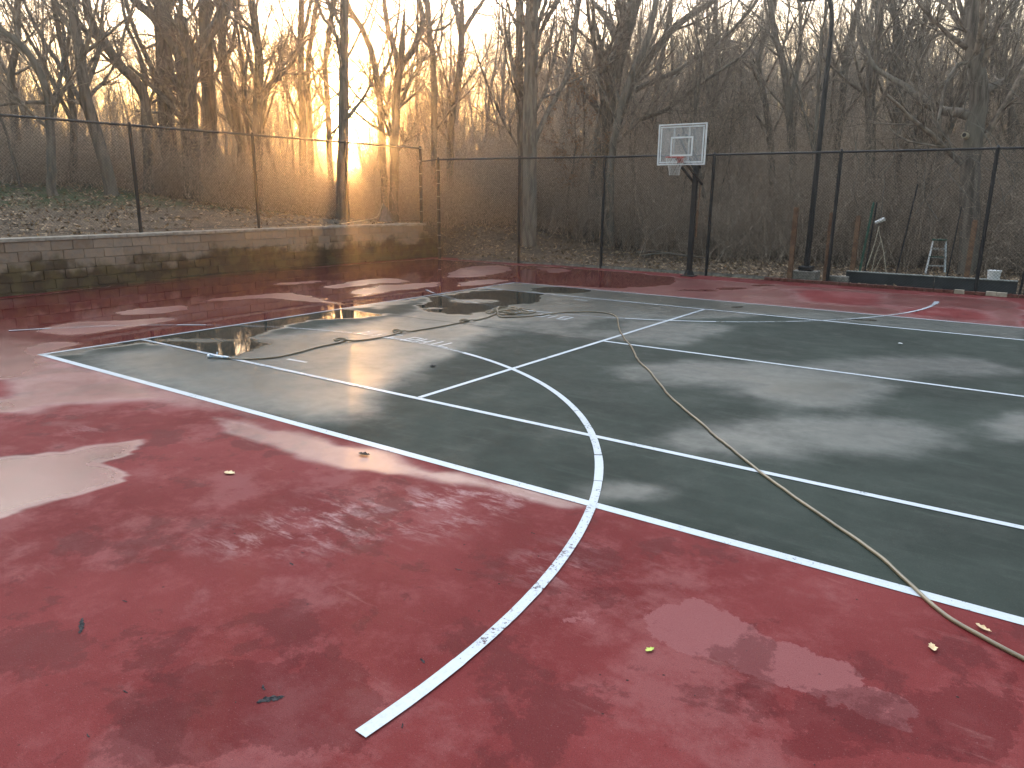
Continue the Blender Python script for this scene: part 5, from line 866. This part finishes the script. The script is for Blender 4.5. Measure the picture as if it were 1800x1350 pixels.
# prototypes for the woods behind
def proto(seed, H, r0, fork, lean):
    r = np.random.default_rng(seed); pts = [[0, 0, -.3, r0 * 1.25]]; x = y = 0.0; n = 6; lx, ly = r.normal(size=2) * lean
    for i in range(1, n + 1):
        x += lx + r.normal() * .22; y += ly + r.normal() * .22; pts.append([x, y, H * i / n, r0 * (1 - .85 * i / n)])
    paths = [pts]
    for k in range(fork):
        i = r.integers(1, 4); a = r.uniform(0, 6.28); s = pts[i]; q = [list(s)]; q[0][3] *= .7; L = H * r.uniform(.35, .55)
        for j in range(1, 4): q.append([s[0] + math.cos(a) * L * .45 * j / 3, s[1] + math.sin(a) * L * .45 * j / 3, s[2] + L * (j / 3) ** .85, q[0][3] * (1 - .28 * j)])
        paths.append(q)
    return paths
protos = []
for s_, H, r0, fk, ln, dn in [(1, 13, .14, 2, .10, .9), (2, 14, .17, 3, .05, .9), (3, 11, .09, 2, .16, .9), (4, 13, .12, 3, .12, .9), (5, 9.5, .06, 1, .12, .9), (6, 14.5, .19, 3, .08, .9), (7, 8, .045, 1, .10, .9), (8, 10.5, .07, 2, .16, .9)]:
    (tv, tq), (cv, cq) = tree_meshes(proto(s_, H, r0, fk, ln), 500 + s_, dn, twig=.006)
    a = npmesh('trunk', tv, tq, True); a.materials.append(M['bark']); b = npmesh('crown', cv, cq); b.materials.append(M['twig']); protos.append((a, b, r0))
kinds = ['slender', 'stout']
def edge_ok(x, y):
    # woods begin a few metres beyond the fences
    if y > 15.5 and x > -5: return y > 21.5 + .12 * (x + 5) and True
    if x < -7: return x < -14.2 + .40 * max(0, y - 8) or (y > 16 and x < -7.5 and y > 18.5)
    return y > 19.5
placed = list(HEROES); placedr = []
rt = np.random.default_rng(11); cnt = 0; tries = 0; NT = 290
while cnt < NT and tries < 40000:
    tries += 1
    az = math.radians(-35.2 + rt.uniform(-43, 43)); d_ = 27 + 58 * rt.random() ** 1.25
    x = CAM.x + math.sin(az) * d_; y = CAM.y + math.cos(az) * d_
    if not edge_ok(x, y): continue
    if min((x - a) ** 2 + (y - b) ** 2 for a, b in placed) < 1.5 ** 2: continue
    dsun = math.degrees(az) - math.degrees(SUN_AZ)
    if -1.5 < dsun < .6 and (rt.random() < .93 or dsun < -.2): continue
    k = int(rt.choice(8, p=[.12, .06, .16, .10, .18, .05, .16, .17]))
    if d_ > 52 and k in (6,): k = 3
    a, b, r0 = protos[k]; z = float(tz(x, y)); s = rt.uniform(.72, .98)
    t_ = empty('bare_tree', (x, y, z), rt.uniform(0, 6.28)); t_.scale = (s, s, s * rt.uniform(.95, 1.1))
    u = math.degrees(az) + 35.2
    where = next(w for lim, w in [(-30, 'beyond the left edge of the upper fence'), (-24, 'behind the first post of the upper fence'), (-18, 'behind the middle of the upper fence'), (-11, 'around and beside the low sun'), (-3, 'behind the corner of the two fences'), (5, 'behind the twin trunks in the middle'), (13, 'behind the basketball hoop'), (22, 'behind the lamp post'), (29, 'behind the stepladder'), (60, 'behind the gnarled old tree')] if u < lim)
    thick = 'slim' if r0 < .13 else 'thicker'; deep = 'near' if d_ < 42 else ('halfway' if d_ < 60 else 'far')
    t_['label'] = f'{thick} bare tree {deep} into the woods {where}'; t_['category'] = 'tree'; t_['group'] = f'{thick} bare trees {deep} into the woods {where}'
    for me, nm in ((a, 'trunk'), (b, 'crown')):
        o = bpy.data.objects.new(nm, me); COL.objects.link(o); o.parent = t_
    placed.append((x, y)); cnt += 1
print('background trees', cnt)
# vines and the pale broken knot on the gnarled tree
old = [o for o in bpy.data.objects if o.get('label', '').startswith('gnarled')][0]; rv = np.random.default_rng(3)
for k in range(16):
    x0 = rv.uniform(5.2, 9.8); z0_ = rv.uniform(3.2, 6.4); y0_ = 20.4 + rv.uniform(-.4, .5); pth = [(x0, y0_, z0_, .012)]
    dx_ = rv.uniform(-.5, .5)
    for j in range(5): pth.append((pth[-1][0] + dx_ + rv.normal() * .22, y0_ + rv.normal() * .1, pth[-1][2] - rv.uniform(.05, .75), .011))
    pp = smoothpath(pth, .15); V, Q = tubes([pp[:, :3]], [pp[:, 3]], 5); link('vine', npmesh('vine', V, Q, True), M['pale_bark'], old, world_coords=True)
b = MB(); b.bar((8.45, 20.95, 3.80), (8.366, 20.70, 3.84), .10, n=10, w2=.085); b.build('branch_stub', M['pale_stick'], old, True, True)
b = MB(); b.bar((8.37, 20.71, 3.84), (8.363, 20.69, 3.842), .055, n=8); b.build('stub_hole_shade', M['asphalt_scar'], old, False, True)  # solid dark disc, its colour stands in for shade inside the hole
# small tree that still holds its brown leaves
bt = empty('leafy_sapling', (-4.55, 20.9, .4)); gz = float(tz(-4.55, 20.9)); bt.location.z = gz; tag(bt, 'young tree still holding clusters of dry reddish brown leaves, left of the pale twin trunks', 'tree')
pts = [[[-4.55, 20.9, gz - .1, .045], [-4.5, 20.9, gz + 1.5, .04], [-4.3, 21.0, gz + 3.2, .03], [-4.45, 21.0, gz + 5.4, .012]], [[-4.45, 20.9, gz + 2.2, .02], [-3.8, 20.8, gz + 3.0, .015], [-3.3, 20.8, gz + 3.5, .008]], [[-4.4, 20.9, gz + 2.6, .02], [-5.0, 20.8, gz + 3.5, .014], [-5.4, 20.7, gz + 4.3, .007]]]
(tv, tq), (cv, cq) = tree_meshes(pts, 77, .8, reach=.75); link('trunk', npmesh('trunk', tv, tq, True), M['bark'], bt, world_coords=True); link('crown', npmesh('crown', cv, cq), M['twig'], bt, world_coords=True)
def leafcloud(C_, n, s0, s1, r, flat=0.0):
    """n small bent quads at C_ (n,3)"""
    u = r.normal(size=(n, 3)); u[:, 2] *= (1 - flat); u /= np.linalg.norm(u, axis=1, keepdims=True); v = r.normal(size=(n, 3)); v[:, 2] *= (1 - flat); v -= (u * v).sum(1, keepdims=True) * u; v /= np.linalg.norm(v, axis=1, keepdims=True)
    s = r.uniform(s0, s1, (n, 1)); w = np.cross(u, v)
    a = C_ + u * s; b = C_ + v * s * .5 + w * s * .25; c = C_ - u * s; d = C_ - v * s * .5 + w * s * .25
    V = np.stack([a, b, c, d], 1).reshape(-1, 3); i = np.arange(n) * 4
    return V, np.concatenate([np.stack([i, i + 1, i + 2], -1), np.stack([i, i + 2, i + 3], -1)])
r = np.random.default_rng(5); sel = cv[r.integers(0, len(cv), 900)]; sel = sel[sel[:, 2] > gz + 1.7]
V, Q = leafcloud(sel + r.normal(size=sel.shape) * .05, len(sel), .035, .075, r); o = link('dry_leaves', npmesh('dry_leaves', V, Q), M['dry_leaf_cluster'], bt, world_coords=True); o['kind'] = 'stuff'

# ------------------------------------------------------------------ undergrowth: tangled brush in front of and between the trees
def clump(seed, n, H, rad):
    r = np.random.default_rng(seed); N = 5
    s = np.c_[r.uniform(-rad, rad, (n, 2)), np.full(n, -.1)]; d = np.c_[r.normal(size=(n, 2)) * .38, np.ones(n)]; d /= np.linalg.norm(d, axis=1, keepdims=True)
    L = H * r.uniform(.35, 1.25, n); P = [s]; cur = s
    for k in range(N - 1): d = d + r.normal(size=d.shape) * .20; d[:, 2] -= .05 * k; d /= np.linalg.norm(d, axis=1, keepdims=True); cur = cur + d * (L / (N - 1))[:, None]; P.append(cur)
    P = np.stack(P, 1); R = (r.uniform(.006, .018, n) ** 1.0 * (H / 2.5) ** .5)[:, None] * np.linspace(1, .4, N)
    p2, r2 = grow(P, R, 7, (.2, 1), lambda Lp, t: np.clip(Lp * .34, .3, 1.0), (25, 75), 4, .22, -.01, r, .6, .0042)
    p3, r3 = grow(p2, r2, 3, (.2, 1), lambda Lp, t: np.clip(Lp * .5, .12, .5), (25, 75), 3, .2, 0, r, .7, .0036)
    return join([tubes(P, R, 3), tubes(p2, r2, 3), tubes(p3, r3, 3)])
CL = []
for k, (sd_, n_, H_, rd_) in enumerate([(21, 60, 2.4, 1.4), (22, 62, 3.2, 1.5), (23, 46, 4.4, 1.6), (24, 75, 2.0, 1.5)]):
    V, Q = clump(sd_, n_, H_, rd_); me = npmesh('brush_clump', V, Q); me.materials.append(M['brush']); CL.append(me)
pos = []
r = np.random.default_rng(31)
def edge_line(az):
    """distance from the camera to the near edge of the brush at a bearing"""
    u = (math.degrees(az) + 35.2)   # -34 left .. 34 right
    return float(np.interp(u, [-40, -34, -24, -16, -10, -6, -2, 6, 16, 24, 34, 44], [27, 27.3, 27.5, 27.5, 28.5, 27.5, 27.3, 27.2, 26.4, 25.8, 25.0, 24.5]))
for ring, (dd, sp, kk) in enumerate([(0.6, 1.35, (0, 3, 0)), (2.0, 1.5, (0, 1, 3)), (3.8, 1.7, (1, 0, 2)), (6.0, 2.0, (1, 2)), (9, 2.4, (2, 1)), (13, 2.8, (2, 1)), (19, 3.3, (2,)), (27, 4, (2,)), (38, 5, (2,))]):
    az = math.radians(-35.2 - 43)
    while az < math.radians(-35.2 + 43):
        D = edge_line(az) + 1.0 + dd + r.uniform(-.6, .6); x = CAM.x + math.sin(az) * D; y = CAM.y + math.cos(az) * D
        az += sp / D * r.uniform(.75, 1.2)
        # right side brush is taller
        u = math.degrees(az) + 35.2; hs_ = float(np.interp(u, [-34, -24, -16, -8, -3, 8, 20, 34], [.80, .80, .84, .80, .88, 1.1, 1.25, 1.3])) * (1 + (.35 if u > -3 else 0) * min(1, ring / 5)); kk_ = (0, 3, 0) if -21 < u < -8 else kk
        pos.append((x, y, float(tz(x, y)), r.uniform(0, 6.28), hs_ * r.uniform(.8, 1.15), kk_[int(r.integers(0, len(kk_)))]))
print('clumps', len(pos))
# the far wood: a mass of thin stems one could not count
r = np.random.default_rng(71); n = 3400; az = np.radians(-35.2 + r.uniform(-46, 46, n)); D = 58 + 75 * r.random(n) ** 1.1; u = np.degrees(az) + 35.2
sunny = np.abs(np.degrees(az) - math.degrees(SUN_AZ) + .2) < 1.0; D = np.where(sunny, D + 60, D)
x = CAM.x + np.sin(az) * D; y = CAM.y + np.cos(az) * D; z = tz(x, y); H = np.where(sunny, .55, 1.0) * r.uniform(4.5, 10.5, n) * np.interp(u, [-46, -8, 6, 46], [.95, .9, 1.0, 1.0]); N = 7
d = np.c_[r.normal(size=(n, 2)) * .07, np.ones(n)]; P = [np.c_[x, y, z - .2]]; cur = P[0]
for k in range(N - 1): d = d + np.c_[r.normal(size=(n, 2)) * .07, np.zeros(n)]; d /= np.linalg.norm(d, axis=1, keepdims=True); cur = cur + d * (H / (N - 1))[:, None]; P.append(cur)
P = np.stack(P, 1); R = (H * r.uniform(.006, .013, n))[:, None] * np.linspace(1, .25, N)
p2, r2 = grow(P, R, 9, (.3, 1), lambda Lp, t: Lp * .30 * (1.2 - .6 * t), (22, 50), 4, .10, .05, r, .5, .014)
p3, r3 = grow(p2, r2, 2, (.3, 1), lambda Lp, t: Lp * .5, (22, 50), 3, .1, .04, r, .7, .012)
V, Q = join([tubes(P, R, 3), tubes(p2, r2, 3), tubes(p3, r3, 3)]); link('far_woods', npmesh('far_woods', V, Q), M['twig'])['kind'] = 'stuff'; print('far woods', len(Q) * 2)
# one object of brush per clump kind, instanced over its own points
for k, me in enumerate(CL):
    pk = [q for q in pos if q[5] == k]
    src = bpy.data.objects.new('brush_clump', me); COL.objects.link(src); q0 = pk.pop(0); src.location = q0[:3]; src.rotation_euler.z = q0[3]; src.scale = (1, 1, q0[4]); src['kind'] = 'stuff'
    pm = bpy.data.meshes.new('undergrowth'); n = len(pk); pm.vertices.add(n); pm.vertices.foreach_set('co', np.array([q[:3] for q in pk], np.float32).ravel())
    for an, vals in (('rz', [q[3] for q in pk]), ('sc', [q[4] for q in pk])):
        at = pm.attributes.new(an, 'FLOAT', 'POINT'); at.data.foreach_set('value', np.array(vals, np.float32))
    ob = link('undergrowth', pm); ob['kind'] = 'stuff'
    ng = bpy.data.node_groups.new('undergrowth', 'GeometryNodeTree'); ng.interface.new_socket('Geometry', in_out='INPUT', socket_type='NodeSocketGeometry'); ng.interface.new_socket('Geometry', in_out='OUTPUT', socket_type='NodeSocketGeometry')
    gi = ng.nodes.new('NodeGroupInput'); go = ng.nodes.new('NodeGroupOutput'); oi = ng.nodes.new('GeometryNodeObjectInfo'); oi.inputs['Object'].default_value = src; oi.inputs['As Instance'].default_value = True
    ip = ng.nodes.new('GeometryNodeInstanceOnPoints')
    def na(nm): n_ = ng.nodes.new('GeometryNodeInputNamedAttribute'); n_.data_type = 'FLOAT'; n_.inputs['Name'].default_value = nm; return n_.outputs['Attribute']
    cr = ng.nodes.new('ShaderNodeCombineXYZ'); cs_ = ng.nodes.new('ShaderNodeCombineXYZ'); ng.links.new(na('rz'), cr.inputs[2]); ng.links.new(na('sc'), cs_.inputs[2]); cs_.inputs[0].default_value = 1; cs_.inputs[1].default_value = 1
    ng.links.new(gi.outputs[0], ip.inputs['Points']); ng.links.new(oi.outputs['Geometry'], ip.inputs['Instance']); ng.links.new(cr.outputs[0], ip.inputs['Rotation']); ng.links.new(cs_.outputs[0], ip.inputs['Scale']); ng.links.new(ip.outputs[0], go.inputs[0])
    md = ob.modifiers.new('scatter', 'NODES'); md.node_group = ng

# ------------------------------------------------------------------ leaf litter and grass
r = np.random.default_rng(41); n = 34000
x = r.uniform(-17, 13, n); y = r.uniform(-1, 25, n)
ok = ((x < -7.25) & (y < 17)) | ((y > 15.95) & (x > -7.2)); x, y = x[ok], y[ok]
keep = (fbm(x * .8, y * .8) + r.uniform(-.35, .35, len(x)) > -.18) | (y > 15.9); x, y = x[keep], y[keep]
C_ = np.c_[x, y, tz(x, y) + .015 + .02 * r.random(len(x))]
V, Q = leafcloud(C_, len(C_), .04, .085, r, .55); tone = np.repeat(r.random(len(C_)) ** 1.2, 4)
link('fallen_leaves', npmesh('fallen_leaves', V, Q, False, {'tone': tone}), M['litter'])['kind'] = 'stuff'
n = 30000; x = r.uniform(-16.5, -7.6, n); y = r.uniform(-1, 15.5, n)
gm = sm((-10.0 - x) / 2.5) * sm((15.5 - y) / 3) * (fbm(x * .9 + 9, y * .9) + .35 > r.random(n) * .9); ok = (gm > .3); x, y = x[ok], y[ok]; n = len(x)
z = tz(x, y); a = r.uniform(0, 6.28, n); h = r.uniform(.03, .075, n); w_ = .006
A = np.c_[x + w_ * np.cos(a), y + w_ * np.sin(a), z]; B = np.c_[x - w_ * np.cos(a), y - w_ * np.sin(a), z]; T = np.c_[x + r.normal(size=n) * .02, y + r.normal(size=n) * .02, z + h]
V = np.stack([A, B, T], 1).reshape(-1, 3); link('grass', npmesh('grass', V, np.arange(3 * n).reshape(-1, 3), False, {'tone': np.repeat(r.random(n), 3)}), M['grass'])['kind'] = 'stuff'

# ------------------------------------------------------------------ scattering volume, added for the sun's glow and a veil lifting the woods
hb = MB(); hb.box((-30, 50, 14), (260, 260, 40)); hz = hb.build('glow_haze', None)
hm = bpy.data.materials.new('glow_haze'); hm.use_nodes = True; hm.node_tree.nodes.clear()
ho = hm.node_tree.nodes.new('ShaderNodeOutputMaterial'); pv = hm.node_tree.nodes.new('ShaderNodeVolumePrincipled')
pv.inputs['Color'].default_value = (.95, .93, .9, 1); pv.inputs['Density'].default_value = GLOW_HAZE; pv.inputs['Anisotropy'].default_value = .88
hm.node_tree.links.new(pv.outputs[0], ho.inputs['Volume']); hz.data.materials.append(hm); hz['kind'] = 'stuff'; hz.display_type = 'WIRE'
print('unique triangles', sum(sum(len(p.vertices) - 2 for p in me.polygons) for me in bpy.data.meshes))
